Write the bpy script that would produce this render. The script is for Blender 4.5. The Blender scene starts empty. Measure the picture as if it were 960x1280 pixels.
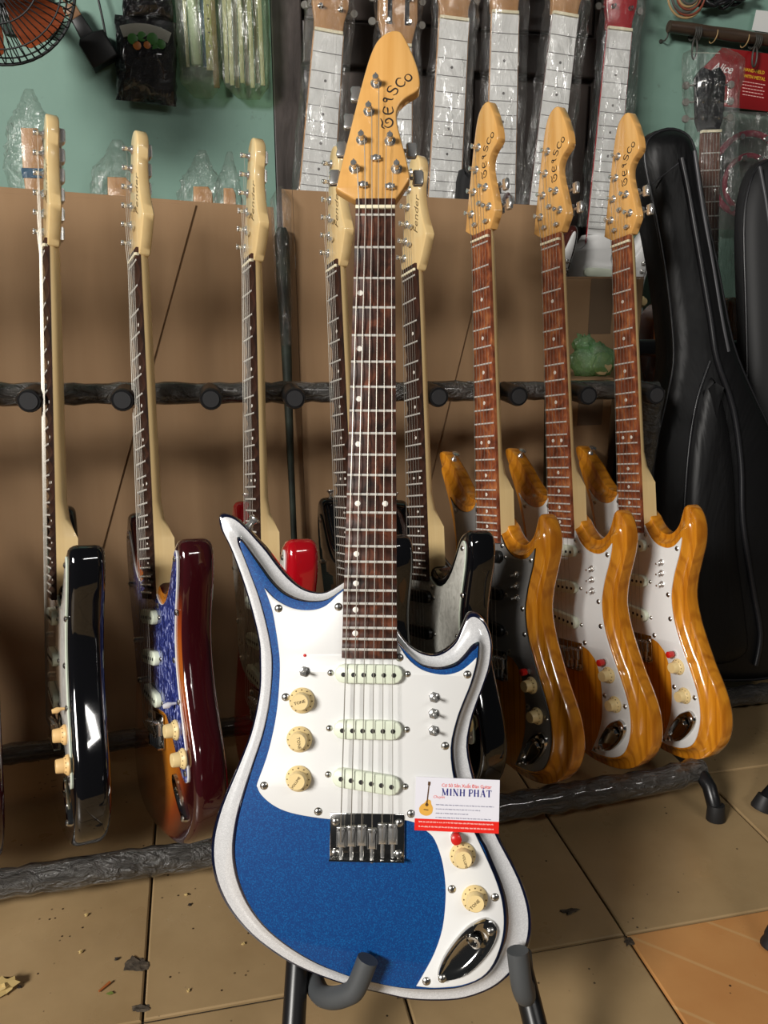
import bpy, bmesh, math, random
from mathutils import Vector, Matrix
from mathutils.geometry import tessellate_polygon

random.seed(7)
scene = bpy.context.scene
COL = scene.collection
R = math.radians

# ------------------------------------------------------------------ camera
FPX = 1040.0                                   # focal length in pixels of the 960x1280 frame
PITCH = math.atan(293.0 / FPX)
YAW = R(12.5)
CAMH = 0.83
cam_data = bpy.data.cameras.new('camera')
cam_data.sensor_fit = 'VERTICAL'
cam_data.sensor_height = 36.0
cam_data.lens = 36.0 * FPX / 1280.0
cam_data.clip_start = 0.02
cam = bpy.data.objects.new('camera', cam_data)
COL.objects.link(cam)
cam.location = (0, 0, CAMH)
cam.rotation_euler = (math.pi / 2 - PITCH, 0, -YAW)
scene.camera = cam

# ------------------------------------------------------------------ world, lights, exposure
world = bpy.data.worlds.new('world')
scene.world = world
world.use_nodes = True
world.node_tree.nodes['Background'].inputs[0].default_value = (0.92, 0.96, 1.0, 1)
world.node_tree.nodes['Background'].inputs[1].default_value = 0.024

def area_light(name, loc, target, sx, sy, power, color):
    d = bpy.data.lights.new(name, 'AREA')
    d.shape = 'RECTANGLE'
    d.size, d.size_y = sx, sy
    d.energy = power
    d.color = color
    o = bpy.data.objects.new(name, d)
    COL.objects.link(o)
    o.location = loc
    o.rotation_euler = (Vector(target) - Vector(loc)).to_track_quat('-Z', 'Y').to_euler()
    return o

# daylight from the shop's window side at the left, and a ceiling tube lamp in front (its thin strips show on the black bodies)
area_light('window_left_offscreen', (-2.87, -1.67, 2.39), (0.3, 1.1, 0.70), 1.15, 0.82, 224, (1.0, 0.965, 0.91))
area_light('tube_lamp_front_offscreen', (1.55, -1.35, 2.40), (0.5, 1.1, 0.60), 1.4, 0.10, 15, (1.0, 0.97, 0.92))

vs = scene.view_settings
vs.view_transform = 'Standard'
vs.look = 'None'
vs.gamma = 1.0
vs.use_curve_mapping = False
vs.exposure = 0.0

# ------------------------------------------------------------------ pixel ray helper (for reading positions at a chosen real depth)
_f = Vector((math.sin(YAW) * math.cos(PITCH), math.cos(YAW) * math.cos(PITCH), -math.sin(PITCH)))
_r = Vector((math.cos(YAW), -math.sin(YAW), 0))
_u = _r.cross(_f)
def at(px, py, Y):
    v = _r * ((px - 480) / FPX) - _u * ((py - 640) / FPX) + _f
    return Vector((0, 0, CAMH)) + v * (Y / v.y)

# ------------------------------------------------------------------ materials
MATS = {}
def new_mat(name):
    m = bpy.data.materials.new(name)
    m.use_nodes = True
    nt = m.node_tree
    b = nt.nodes['Principled BSDF']
    MATS[name] = m
    return m, nt, b

def setp(b, rough=0.5, metal=0.0, coat=0.0, spec=None, alpha=None, sheen=None):
    b.inputs['Roughness'].default_value = rough
    b.inputs['Metallic'].default_value = metal
    b.inputs['Coat Weight'].default_value = coat
    b.inputs['Coat Roughness'].default_value = 0.04
    if spec is not None: b.inputs['Specular IOR Level'].default_value = spec

def plain(name, col, rough=0.5, metal=0.0, coat=0.0, spec=None):
    m, nt, b = new_mat(name)
    b.inputs['Base Color'].default_value = (*col, 1)
    setp(b, rough, metal, coat, spec)
    return m

def coords(nt, scale=(1, 1, 1), rot=(0, 0, 0), kind='Object'):
    tc = nt.nodes.new('ShaderNodeTexCoord')
    mp = nt.nodes.new('ShaderNodeMapping')
    mp.inputs['Scale'].default_value = scale
    mp.inputs['Rotation'].default_value = rot
    nt.links.new(tc.outputs[kind], mp.inputs['Vector'])
    return mp.outputs['Vector']

def noise(nt, vec, scale=5, detail=4, rough=0.55, dist=0.0):
    n = nt.nodes.new('ShaderNodeTexNoise')
    n.inputs['Scale'].default_value = scale
    n.inputs['Detail'].default_value = detail
    n.inputs['Roughness'].default_value = rough
    n.inputs['Distortion'].default_value = dist
    nt.links.new(vec, n.inputs['Vector'])
    return n.outputs['Fac']

def ramp(nt, fac, stops):
    r = nt.nodes.new('ShaderNodeValToRGB')
    e = r.color_ramp.elements
    while len(e) < len(stops): e.new(0.5)
    for k, (p, c) in enumerate(stops):
        e[k].position = p
        e[k].color = (*c, 1) if len(c) == 3 else c
    nt.links.new(fac, r.inputs['Fac'])
    return r.outputs['Color']

def bump(nt, b, height, strength=0.3, dist=0.002):
    n = nt.nodes.new('ShaderNodeBump')
    n.inputs['Strength'].default_value = strength
    n.inputs['Distance'].default_value = dist
    nt.links.new(height, n.inputs['Height'])
    nt.links.new(n.outputs['Normal'], b.inputs['Normal'])
    return n

def mixc(nt, fac, a, b_, mode='MIX'):
    m = nt.nodes.new('ShaderNodeMix')
    m.data_type = 'RGBA'
    m.blend_type = mode
    for sock, v in ((m.inputs['Factor'], fac), (m.inputs['A'], a), (m.inputs['B'], b_)):
        pass
    ins = [i for i in m.inputs if i.type == 'RGBA']
    if isinstance(fac, (int, float)): m.inputs[0].default_value = fac
    else: nt.links.new(fac, m.inputs[0])
    for s, v in zip(ins, (a, b_)):
        if isinstance(v, tuple): s.default_value = (*v, 1)
        else: nt.links.new(v, s)
    return [o for o in m.outputs if o.type == 'RGBA'][0]

def noisy(name, stops, scale=(1, 1, 1), nscale=6, detail=5, dist=0.0, rough=0.5, metal=0.0, coat=0.0, bmp=0.0, bdist=0.002, spec=None, nrough=0.55):
    m, nt, b = new_mat(name)
    v = coords(nt, scale)
    f = noise(nt, v, nscale, detail, nrough, dist)
    nt.links.new(ramp(nt, f, stops), b.inputs['Base Color'])
    setp(b, rough, metal, coat, spec)
    if bmp: bump(nt, b, f, bmp, bdist)
    return m

plain('chrome', (0.74, 0.73, 0.71), 0.20, 0.85)
plain('dark_chrome', (0.58, 0.57, 0.55), 0.10, 1.0)
plain('jack_steel', (0.58, 0.57, 0.55), 0.10, 1.0)
plain('steel', (0.62, 0.61, 0.58), 0.28, 1.0)
plain('string_steel', (0.34, 0.32, 0.28), 0.40, 0.9)
plain('peg_face', (0.022, 0.022, 0.024), 0.5)
plain('fret_nickel', (0.80, 0.78, 0.73), 0.35, 0.25)
plain('gloss_black', (0.004, 0.004, 0.005), 0.06, 0.0, 1.0)
plain('navy_black', (0.004, 0.006, 0.022), 0.10, 0.0, 1.0)
plain('red_gloss', (0.42, 0.004, 0.010), 0.12, 0.0, 1.0)
plain('plastic_black', (0.008, 0.008, 0.008), 0.35)
plain('hole_black', (0.012, 0.010, 0.010), 0.6)
plain('bone', (0.86, 0.78, 0.56), 0.4)
plain('dot_pearl', (0.86, 0.82, 0.74), 0.3)
plain('cream', (0.86, 0.66, 0.32), 0.42)
plain('peach', (0.86, 0.56, 0.24), 0.42)
plain('mint', (0.80, 0.86, 0.70), 0.35)
plain('white_plastic', (0.80, 0.80, 0.79), 0.30, 0.0, 0.2)
plain('white_tip', (0.80, 0.80, 0.86), 0.35)
plain('red_plastic', (0.62, 0.015, 0.012), 0.3)
plain('ink_black', (0.012, 0.009, 0.008), 0.5)
plain('ink_brown', (0.10, 0.06, 0.02), 0.5)
plain('rubber_grey', (0.065, 0.070, 0.074), 0.55)
plain('rubber_black', (0.012, 0.012, 0.013), 0.55)
plain('tube_black', (0.008, 0.008, 0.009), 0.32)
noisy('maple', [(0.3, (0.70, 0.36, 0.10)), (0.7, (0.80, 0.45, 0.15))], (60, 60, 3), 1.5, 4, 0, 0.22, 0, 0.7)
noisy('pale_maple', [(0.3, (0.76, 0.54, 0.25)), (0.7, (0.83, 0.62, 0.31))], (60, 60, 3), 1.5, 4, 0, 0.28, 0, 0.5)
noisy('neck_maple', [(0.3, (0.76, 0.54, 0.25)), (0.7, (0.83, 0.62, 0.31))], (60, 60, 3), 1.5, 4, 0, 0.35, 0, 0.2)
noisy('rosewood', [(0.32, (0.014, 0.006, 0.004)), (0.52, (0.060, 0.020, 0.011)), (0.72, (0.17, 0.052, 0.024))], (60, 30, 45), 1.0, 6, 0.8, 0.45, 0, 0.0, 0.15, 0.0006, 0.25)
noisy('red_rosewood', [(0.28, (0.06, 0.014, 0.006)), (0.50, (0.24, 0.060, 0.022)), (0.74, (0.52, 0.19, 0.058))], (55, 30, 40), 1.0, 6, 0.6, 0.42, 0, 0.15)
noisy('dark_rosewood', [(0.30, (0.012, 0.006, 0.004)), (0.70, (0.055, 0.020, 0.012))], (90, 30, 22), 1.0, 6, 0.6, 0.55, 0, 0.0, 0, 0.002, 0.25)

def ash_mat():
    m, nt, b = new_mat('amber_ash')
    v = coords(nt, (34, 34, 2.2))
    f = noise(nt, v, 1.6, 6, 0.6, 0.5)
    w = nt.nodes.new('ShaderNodeTexWave')
    w.wave_type = 'BANDS'; w.bands_direction = 'X'
    w.inputs['Scale'].default_value = 26
    w.inputs['Distortion'].default_value = 9
    w.inputs['Detail'].default_value = 3
    w.inputs['Detail Scale'].default_value = 0.6
    nt.links.new(coords(nt, (1, 1, 0.13)), w.inputs['Vector'])
    c1 = ramp(nt, f, [(0.30, (0.47, 0.155, 0.008)), (0.62, (0.76, 0.30, 0.018))])
    c2 = ramp(nt, w.outputs['Color'], [(0.0, (0.70, 0.60, 0.48)), (0.40, (1, 1, 1)), (1.0, (1, 1, 1))])
    nt.links.new(mixc(nt, 0.75, c1, c2, 'MULTIPLY'), b.inputs['Base Color'])
    setp(b, 0.22, 0, 1.0)
ash_mat()

def flake(name, base, hi, scale, rough, metal, amount, coat=1.0):
    m, nt, b = new_mat(name)
    vo = nt.nodes.new('ShaderNodeTexVoronoi')
    vo.inputs['Scale'].default_value = scale
    nt.links.new(coords(nt), vo.inputs['Vector'])
    sep = nt.nodes.new('ShaderNodeSeparateColor')
    nt.links.new(vo.outputs['Color'], sep.inputs['Color'])
    nt.links.new(ramp(nt, sep.outputs['Red'], [(0.0, base), (1 - amount, base), (1.0, hi)]), b.inputs['Base Color'])
    setp(b, rough, metal, coat, 0.3)
flake('blue_flake', (0.0, 0.046, 0.205), (0.0, 0.105, 0.34), 1100, 0.5, 0.10, 0.45, 0.5)
flake('silver_white_flake', (0.60, 0.60, 0.61), (0.74, 0.74, 0.75), 1300, 0.30, 0.10, 0.7)

def sunburst():
    m, nt, b = new_mat('sunburst')
    v = coords(nt, (1 / 0.168, 0, 1 / 0.235))
    sub = nt.nodes.new('ShaderNodeVectorMath'); sub.operation = 'ADD'
    sub.inputs[1].default_value = (0, 0, 0.585 / 0.235)
    nt.links.new(v, sub.inputs[0])
    ln = nt.nodes.new('ShaderNodeVectorMath'); ln.operation = 'LENGTH'
    nt.links.new(sub.outputs['Vector'], ln.inputs[0])
    c = ramp(nt, ln.outputs['Value'], [(0.0, (0.66, 0.26, 0.025)), (0.60, (0.60, 0.20, 0.018)), (0.80, (0.30, 0.05, 0.008)), (0.95, (0.05, 0.007, 0.005)), (1.0, (0.03, 0.004, 0.005))])
    nt.links.new(c, b.inputs['Base Color'])
    setp(b, 0.12, 0, 1.0)
sunburst()
plain('maroon_gloss', (0.038, 0.004, 0.006), 0.08, 0, 1.0)
noisy('pearl_blue', [(0.36, (0.012, 0.016, 0.085)), (0.55, (0.035, 0.050, 0.24)), (0.66, (0.40, 0.44, 0.75))], (1, 1, 0.6), 150, 3, 1.2, 0.2, 0, 0.6)
noisy('pearl_white', [(0.30, (0.48, 0.47, 0.42)), (0.6, (0.70, 0.69, 0.63))], (1, 1, 0.6), 110, 3, 1.2, 0.2, 0.1, 0.6)
noisy('pearl_grey', [(0.30, (0.48, 0.46, 0.43)), (0.6, (0.66, 0.64, 0.60))], (1, 1, 0.6), 90, 3, 1.0, 0.22, 0.1, 0.5)
plain('guard_edge', (0.72, 0.80, 0.66), 0.4)
plain('brushed_grey', (0.27, 0.265, 0.26), 0.33, 0.4)

# ------------------------------------------------------------------ mesh helpers
class MB:
    def __init__(s):
        s.v = []; s.f = []; s.m = []
    def add(s, vs, fs, mi=0):
        o = len(s.v)
        s.v += [tuple(p) for p in vs]
        for k, f in enumerate(fs):
            s.f.append([i + o for i in f])
            s.m.append(mi if isinstance(mi, int) else mi[k])
        return s
    def loft(s, rings, mi=0, closed=True, cap0=False, cap1=False, capmi=None):
        n = len(rings[0]); vs = [p for r in rings for p in r]; fs = []; ms = []
        for k in range(len(rings) - 1):
            mk = mi if isinstance(mi, int) else mi[k]
            for i in range(n if closed else n - 1):
                j = (i + 1) % n
                fs.append([k * n + i, k * n + j, (k + 1) * n + j, (k + 1) * n + i]); ms.append(mk)
        c0, c1 = (capmi if capmi else ((mi, mi) if isinstance(mi, int) else (mi[0], mi[-1])))
        if cap0: fs.append(list(range(n))[::-1]); ms.append(c0)
        if cap1: fs.append([(len(rings) - 1) * n + i for i in range(n)]); ms.append(c1)
        return s.add(vs, fs, ms)
    def cap(s, ring, mi=0, flip=False):
        tri = tessellate_polygon([[Vector(p) for p in ring]])
        return s.add(ring, [list(t)[::-1] if flip else list(t) for t in tri], mi)
    def box(s, c, d, mi=0, mat=None):
        cx, cy, cz = c; x, y, z = d[0] / 2, d[1] / 2, d[2] / 2
        vs = [Vector((sx * x, sy * y, sz * z)) for sx in (-1, 1) for sy in (-1, 1) for sz in (-1, 1)]
        if mat is not None: vs = [mat @ p for p in vs]
        vs = [p + Vector(c) for p in vs]
        return s.add(vs, [[0, 1, 3, 2], [4, 6, 7, 5], [0, 4, 5, 1], [2, 3, 7, 6], [0, 2, 6, 4], [1, 5, 7, 3]], mi)
    def tube(s, pts, r, n=8, mi=0, caps=True):
        pts = [Vector(p) for p in pts]; rr = r if isinstance(r, (list, tuple)) else [r] * len(pts)
        rings = []; up = None
        for i, p in enumerate(pts):
            t = (pts[min(i + 1, len(pts) - 1)] - pts[max(i - 1, 0)])
            t = t.normalized() if t.length > 1e-9 else Vector((0, 0, 1))
            if up is None: up = t.orthogonal().normalized()
            up = up - t * up.dot(t)
            up = up.normalized() if up.length > 1e-6 else t.orthogonal().normalized()
            w = t.cross(up)
            rings.append([p + (up * math.cos(2 * math.pi * k / n) + w * math.sin(2 * math.pi * k / n)) * rr[i] for k in range(n)])
        return s.loft(rings, mi, True, caps, caps)
    def lathe(s, prof, n=16, c=(0, 0, 0), axis=(0, -1, 0), mi=0, wob=None):
        a = Vector(axis).normalized(); u = a.orthogonal().normalized(); w = a.cross(u); c = Vector(c)
        rings = []
        for r, h in prof:
            rings.append([c + a * h + (u * math.cos(2 * math.pi * k / n) + w * math.sin(2 * math.pi * k / n)) * max(r, 1e-5) * (wob(k, h) if wob else 1) for k in range(n)])
        return s.loft(rings, mi, True, True, True)
    def prism(s, out, y0, y1, bev=0.0, mi=(0, 0, 0)):
        """outline in (x, z); front at y0, back at y1; mi = front, side, back"""
        if bev > 0:
            ins = offset(out, bev)
            rings = [[(x, y0, z) for x, z in ins], [(x, y0 + bev * 0.35, z) for x, z in offset(out, bev * 0.3)], [(x, y0 + bev, z) for x, z in out], [(x, y1 - bev, z) for x, z in out], [(x, y1, z) for x, z in ins]]
        else:
            rings = [[(x, y0, z) for x, z in out], [(x, y1, z) for x, z in out]]
        s.loft(rings, mi[1]); s.cap(rings[0], mi[0]); s.cap(rings[-1], mi[2])
        return s
    def mesh(s, name, mats, smooth=None):
        me = bpy.data.meshes.new(name)
        me.from_pydata(s.v, [], s.f)
        for k in mats: me.materials.append(MATS[k])
        me.polygons.foreach_set('material_index', s.m)
        bm = bmesh.new(); bm.from_mesh(me)
        bmesh.ops.remove_doubles(bm, verts=bm.verts, dist=1e-6)
        bmesh.ops.recalc_face_normals(bm, faces=bm.faces)
        bm.to_mesh(me); bm.free()
        if smooth is not None:
            me.polygons.foreach_set('use_smooth', [True] * len(me.polygons))
            me.set_sharp_from_angle(angle=R(smooth))
        me.update()
        return me

def area2(o): return sum(o[i][0] * o[(i + 1) % len(o)][1] - o[(i + 1) % len(o)][0] * o[i][1] for i in range(len(o)))
def offset(out, d):
    """inward offset of a closed (x, z) outline"""
    n = len(out); sg = 1 if area2(out) > 0 else -1; res = []
    for i in range(n):
        a = Vector(out[i - 1]); b = Vector(out[i]); c = Vector(out[(i + 1) % n])
        e1 = (b - a); e2 = (c - b)
        if e1.length < 1e-9: e1 = e2
        if e2.length < 1e-9: e2 = e1
        n1 = Vector((-e1.y, e1.x)).normalized(); n2 = Vector((-e2.y, e2.x)).normalized()
        m = n1 + n2
        m = m.normalized() if m.length > 1e-3 else n1
        k = min(1.6, 1.0 / max(0.5, m.dot(n1)))
        res.append(tuple(b + m * (d * sg * k)))
    return res
def catmull(pts, n=3, closed=False):
    P = [Vector(p) for p in pts]; L = len(P); res = []
    for i in range(L if closed else L - 1):
        p0 = P[i - 1] if (closed or i > 0) else P[0]; p1 = P[i]; p2 = P[(i + 1) % L]
        p3 = P[(i + 2) % L] if (closed or i + 2 < L) else P[-1]
        for k in range(n):
            t = k / n
            res.append(tuple(0.5 * ((2 * p1) + (p2 - p0) * t + (2 * p0 - 5 * p1 + 4 * p2 - p3) * t * t + (3 * p1 - p0 - 3 * p2 + p3) * t ** 3)))
    if not closed: res.append(tuple(P[-1]))
    return res
def mm(L): return [(a / 1000.0, b / 1000.0) for a, b in L]

def link(name, me, parent=None, loc=None, rot=None):
    o = bpy.data.objects.new(name, me)
    COL.objects.link(o)
    if parent is not None: o.parent = parent
    if loc is not None: o.location = loc
    if rot is not None: o.rotation_euler = rot
    return o
def tag(o, label, cat, group=None):
    o['label'] = label; o['category'] = cat
    if group: o['group'] = group
    return o
def thing(name, label, cat, loc=(0, 0, 0), rot=(0, 0, 0), group=None):
    o = link(name, None, None, loc, rot)
    o.empty_display_size = 0.05
    return tag(o, label, cat, group)
def struct(o):
    o['kind'] = 'structure'
    return o

def text_mesh(body, size, mat, shear=0.0, bold=0.0, align='LEFT', depth=0.00015, spacing=1.0):
    c = bpy.data.curves.new('lettering', 'FONT')
    c.body = body; c.size = size; c.shear = shear; c.offset = bold; c.align_x = align; c.extrude = depth; c.space_character = spacing
    c.resolution_u = 2
    o = bpy.data.objects.new('lettering', c); COL.objects.link(o)
    dg = bpy.context.evaluated_depsgraph_get()
    me = bpy.data.meshes.new_from_object(o.evaluated_get(dg))
    bpy.data.objects.remove(o)
    me.materials.clear(); me.materials.append(MATS[mat])
    return me
def face_front(me, ang=0.0, at2=(0, 0), y=0.0):
    """turn a mesh lying in XY into the (x, z) plane facing -y"""
    ca, sa = math.cos(ang), math.sin(ang)
    me.transform(Matrix(((ca, -sa, 0, at2[0]), (0, 0, -1, y), (sa, ca, 0, at2[1]), (0, 0, 0, 1))))
    return me
def stroke(mb, pts, w, y, mi=0, th=0.0003):
    """flat ribbon in the (x, z) plane, w = width or list"""
    P = [Vector(p) for p in pts]; n = len(P); ws = w if isinstance(w, (list, tuple)) else [w] * n
    Lf, Rt = [], []
    for i in range(n):
        t = (P[min(i + 1, n - 1)] - P[max(i - 1, 0)]); t = t.normalized() if t.length > 1e-9 else Vector((1, 0))
        nn = Vector((-t.y, t.x)) * ws[i] / 2
        Lf.append(P[i] + nn); Rt.append(P[i] - nn)
    vs = [(p.x, y, p.y) for p in Lf] + [(p.x, y, p.y) for p in Rt] + [(p.x, y + th, p.y) for p in Lf] + [(p.x, y + th, p.y) for p in Rt]
    fs = []
    for i in range(n - 1):
        fs += [[i, i + 1, n + i + 1, n + i], [i, 2 * n + i, 2 * n + i + 1, i + 1], [n + i, n + i + 1, 3 * n + i + 1, 3 * n + i]]
    return mb.add(vs, fs, mi)

# ================================================================== GUITARS
# local guitar space: x to the right seen from the front, y to the back, z up the neck; zero fret at z = 0, fret tops at y = 0
ZB = 0.82                                       # the guitar's root sits this far below the zero fret
OUT = [(-29.6, -396.5), (-47.2, -406.8), (-61.3, -407.5), (-75.7, -402.3), (-90.3, -390.2), (-103.1, -375.2), (-114.1, -361.1), (-125.2, -349.5), (-136.3, -338), (-149.2, -327.4), (-161.1, -323.5), (-166.4, -327.5), (-164.2, -340.1), (-154.7, -357.9), (-144.1, -382.8), (-134.4, -409.2), (-125.7, -437.4), (-119.6, -461.8), (-118.3, -481.1), (-117.6, -507.1), (-120.5, -531.3), (-126.8, -558.9), (-138.3, -589.9), (-150.6, -619.1), (-158.6, -641.2), (-164, -666.3), (-163.2, -691.6), (-156.4, -714.8), (-142.8, -737.7), (-121.4, -760.3), (-96.9, -777.8), (-72.6, -791), (-43.4, -801.7), (-14, -810.1), (18.7, -816.3), (45.4, -821.1), (75.6, -821.6), (102.1, -818.4), (128.6, -808.4), (146.3, -795.3), (160.5, -778.8), (168.6, -758.2), (169.6, -735.8), (164.3, -713.5), (155.5, -693), (142.9, -670.7), (137, -659.4), (122.3, -627.6), (111.2, -599.6), (104.3, -567.2), (108.1, -539.4), (114.1, -520.7), (121.1, -501.7), (127.2, -482.6), (129.3, -461.9), (125.9, -445.6), (119.3, -433.2), (110.5, -426.4), (103.5, -428.3), (98.3, -439.7), (91.3, -455.3), (80.9, -466), (68.7, -471.5), (54.6, -469.8), (42.2, -463.1), (33.4, -453.6), (28.1, -445.9)]
INN = [(-28.7, -404.1), (-44.3, -415.4), (-60, -418.4), (-75.9, -416.8), (-91.8, -410.4), (-104.4, -399.2), (-114.5, -386.2), (-124.6, -372.2), (-132, -361.7), (-136.6, -356.1), (-138.4, -355.1), (-139.2, -356.2), (-138.2, -361.8), (-133.8, -372.3), (-125.8, -391.6), (-117.3, -412.5), (-109.7, -436.8), (-103.9, -460.9), (-101, -481.3), (-101.5, -505.7), (-103.9, -529.6), (-109.3, -556.9), (-118.1, -585.8), (-126.8, -616.2), (-132.7, -641.2), (-135.4, -668), (-133.4, -689.4), (-126.8, -710.7), (-115.1, -731.7), (-97.6, -750.9), (-73.4, -768.1), (-46.1, -782), (-17.3, -792.2), (2.6, -796.7), (26.9, -801.1), (47.8, -802.9), (75.1, -802.3), (96.2, -799.6), (117.1, -790.7), (129.4, -776.9), (137.3, -756.4), (140, -737.8), (138.2, -717.4), (132.9, -698.8), (124.1, -678.4), (118.2, -663.4), (111.3, -652.1), (98.5, -625.5), (89, -597.8), (85.5, -565.7), (91.1, -538.4), (97.9, -519.6), (105.6, -500.4), (111.3, -479.1), (112.5, -467.6), (112.9, -462.2), (112.1, -461.8), (110.5, -464.3), (106.3, -467.5), (99.5, -475.2), (90.9, -482.3), (80.5, -485.5), (70.2, -486.2), (56.3, -483.6), (45.7, -475.9), (35.3, -465.9), (28.7, -458.3)]
PG = [(-112, -403.7), (-102, -414), (-91.3, -420.8), (-80.7, -425), (-68.4, -426.6), (-56.2, -425.6), (-45.8, -421.2), (-35.4, -411.5), (-28.5, -405.8), '#', (28.7, -458.7), (38.9, -474.2), (51, -484.4), (63.2, -489.3), (78.7, -491.2), (92.4, -488), (102.7, -481.1), (111, -473.2), 'c', (110.3, -479.7), (104.6, -500.2), (96.9, -519.3), (90.2, -538.1), (84.6, -565.3), (88.1, -597.3), (97.6, -625), (110.3, -651.5), (123.1, -677.8), (131.9, -698.2), (137.2, -716.7), (138.9, -737), (136.3, -755.6), (128.4, -776.1), (116.1, -789.8), (96, -797.9), (75, -800.6), (63, -800.8), (51.4, -799.8), 'c', (59.1, -787), (69.5, -767.4), (77.3, -743.5), (80.2, -716.3), (79.5, -695.5), (75.8, -675.2), (68.9, -657.3), (61.3, -649.2), (47.6, -640.3), (25.1, -637.5), (-24, -638.5), (-39.6, -638.8), (-65.8, -635.8), (-84.7, -631.6), (-98.6, -625.1), (-109.3, -616.2), (-113.7, -608.8), (-113.8, -603.7), (-105, -578.3), (-98.7, -551.3), (-95, -525.8), (-93.4, -496.7), (-93.8, -477.8), (-95.6, -464.2), (-98.6, -447), (-102.6, -428), (-108.2, -412.4)]
HEAD = [(-22.3, 18.9), (-42.2, 30.5), (-42.6, 35.8), (-36.7, 64.3), (-27.9, 103.8), (-19.8, 139.9), (-11.7, 172.6), (-6.7, 189), (-0.8, 201.8), (6.9, 210), (15.6, 214), (22.5, 213.9), (26.9, 210.8), (33, 199.7), (40.1, 183.2), (45.4, 166.7), (47.2, 154), (46.4, 146.8), (42.2, 142.2), (33.6, 136.9), (26.8, 130.6), (22.9, 123.4), (21.8, 116.2), (22.8, 105.3), (27.2, 87.4), (32.6, 67.7), (36.2, 49.8), (36.7, 42.7), (32.9, 35.6), (26.2, 25), (22.3, 19.7)]

def fretz(n): return -0.648 * (1 - 2 ** (-n / 12.0))
def neckw(z): return 0.043 + 0.014 * min(1.0, max(0.0, -z / 0.4662))

CACHE = {}
def shared(key, fn):
    if key not in CACHE: CACHE[key] = fn()
    return CACHE[key]

def m_fret():
    b = MB(); s = [(-0.0013, 0.0012), (-0.0009, 0.0004), (0, 0.0), (0.0009, 0.0004), (0.0013, 0.0012)]
    b.loft([[(-0.5, y, z) for z, y in s], [(0.5, y, z) for z, y in s]], 0, False)
    b.add([(sx, y, z) for sx in (-0.5, 0.5) for z, y in s], [[0, 1, 2, 3, 4], [9, 8, 7, 6, 5]])
    return b.mesh('fret', ['fret_nickel'], 40)
def m_dot():
    return MB().lathe([(0.003, -0.001), (0.003, 0.0004), (0.0026, 0.0006)], 14).mesh('inlay_dot', ['dot_pearl'], 40)
def m_tuner():
    b = MB()
    b.lathe([(0.0062, 0.0), (0.0062, 0.0012), (0.0048, 0.0025), (0.0044, 0.0030)], 16)
    b.lathe([(0.0034, 0.002), (0.0030, 0.0055), (0.0026, 0.007), (0.0026, 0.0085), (0.0035, 0.0105), (0.0035, 0.0135), (0.0028, 0.0145)], 12)
    b.box((0, -0.0141, 0), (0.0014, 0.0012, 0.0075))
    b.prism([(-0.007, -0.009), (0.007, -0.009), (0.007, 0.009), (-0.007, 0.009)], 0.0162, 0.0265, 0.002)
    return b.mesh('tuner', ['chrome'], 40)
def m_button(sx):
    b = MB()
    b.tube([(sx * 0.006, 0.021, 0), (sx * 0.018, 0.021, 0)], 0.0022, 8)
    o = [(0.0045, -0.0088), (0.0064, -0.006), (0.0066, 0.0), (0.0064, 0.006), (0.0045, 0.0088), (-0.0045, 0.0088), (-0.0062, 0.006), (-0.0050, 0.0), (-0.0062, -0.006), (-0.0045, -0.0088)]
    q = MB().prism(o, -0.0034, 0.0034, 0.0014)
    b.add([(x + sx * 0.0235, y + 0.021, z) for x, y, z in q.v], q.f)
    return b.mesh('tuner_button', ['chrome'], 40)
def m_tree():
    b = MB().lathe([(0.0026, -0.001), (0.0026, 0.003), (0.0036, 0.0035), (0.0036, 0.0048), (0.002, 0.0058)], 12)
    b.box((0, -0.0035, 0), (0.011, 0.0022, 0.0046))
    return b.mesh('string_tree', ['chrome'], 40)
def m_screw():
    b = MB().lathe([(0.0042, -0.0004), (0.0042, 0.0005), (0.0030, 0.0017), (0.0010, 0.0021)], 12, mi=0)
    b.box((0, -0.0021, 0), (0.0040, 0.0005, 0.0008), 1); b.box((0, -0.0021, 0), (0.0008, 0.0005, 0.0040), 1)
    return b.mesh('screw', ['steel', 'hole_black'], 40)
def stadium(w, h, n=6):
    r = h / 2; o = []
    for sx, a0 in ((1, -90), (-1, 90)):
        for k in range(n + 1):
            a = R(a0 + 180 * k / n); o.append((sx * (w / 2 - r) + r * math.cos(a), r * math.sin(a)))
    return o
def m_pickup(mat):
    return MB().prism(stadium(0.0705, 0.0195), -0.0075, 0.0015, 0.0016).mesh('pickup', [mat], 40)
def m_pole():
    return MB().lathe([(0.0024, -0.001), (0.0024, 0.0006), (0.0018, 0.0007)], 12).mesh('pole_piece', ['hole_black'], 40)
def m_knob(mat):
    NT = 11
    wob = lambda k, h: (1.0 + (0.035 if (k % 2) else 0.0)) if h < 0.0145 else 1.0
    b = MB().lathe([(0.0130, 0.0), (0.0133, 0.0016), (0.0122, 0.0040), (0.0092, 0.0066)], 32)
    for k in range(NT):
        a = R(-60 + 300 * k / (NT - 1)); b.box((0.0112 * math.cos(a), -0.0052, 0.0112 * math.sin(a)), (0.0011, 0.0008, 0.0011), 1)
    b.lathe([(0.0092, 0.0060), (0.0086, 0.0150), (0.0080, 0.0160), (0.002, 0.0160)], 32, wob=wob)
    return b.mesh('knob', [mat, 'ink_brown'], 35)
def m_toggle():
    b = MB().lathe([(0.0058, 0.0), (0.0058, 0.0012), (0.0048, 0.0013), (0.0048, 0.0034), (0.0030, 0.0040), (0.0030, 0.0062)], 6)
    b.tube([(0, -0.005, 0), (0.0012, -0.0115, -0.0006), (0.0016, -0.0150, -0.0008)], [0.0012, 0.0016, 0.0019], 8)
    return b.mesh('toggle_switch', ['chrome'], 40)
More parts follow.
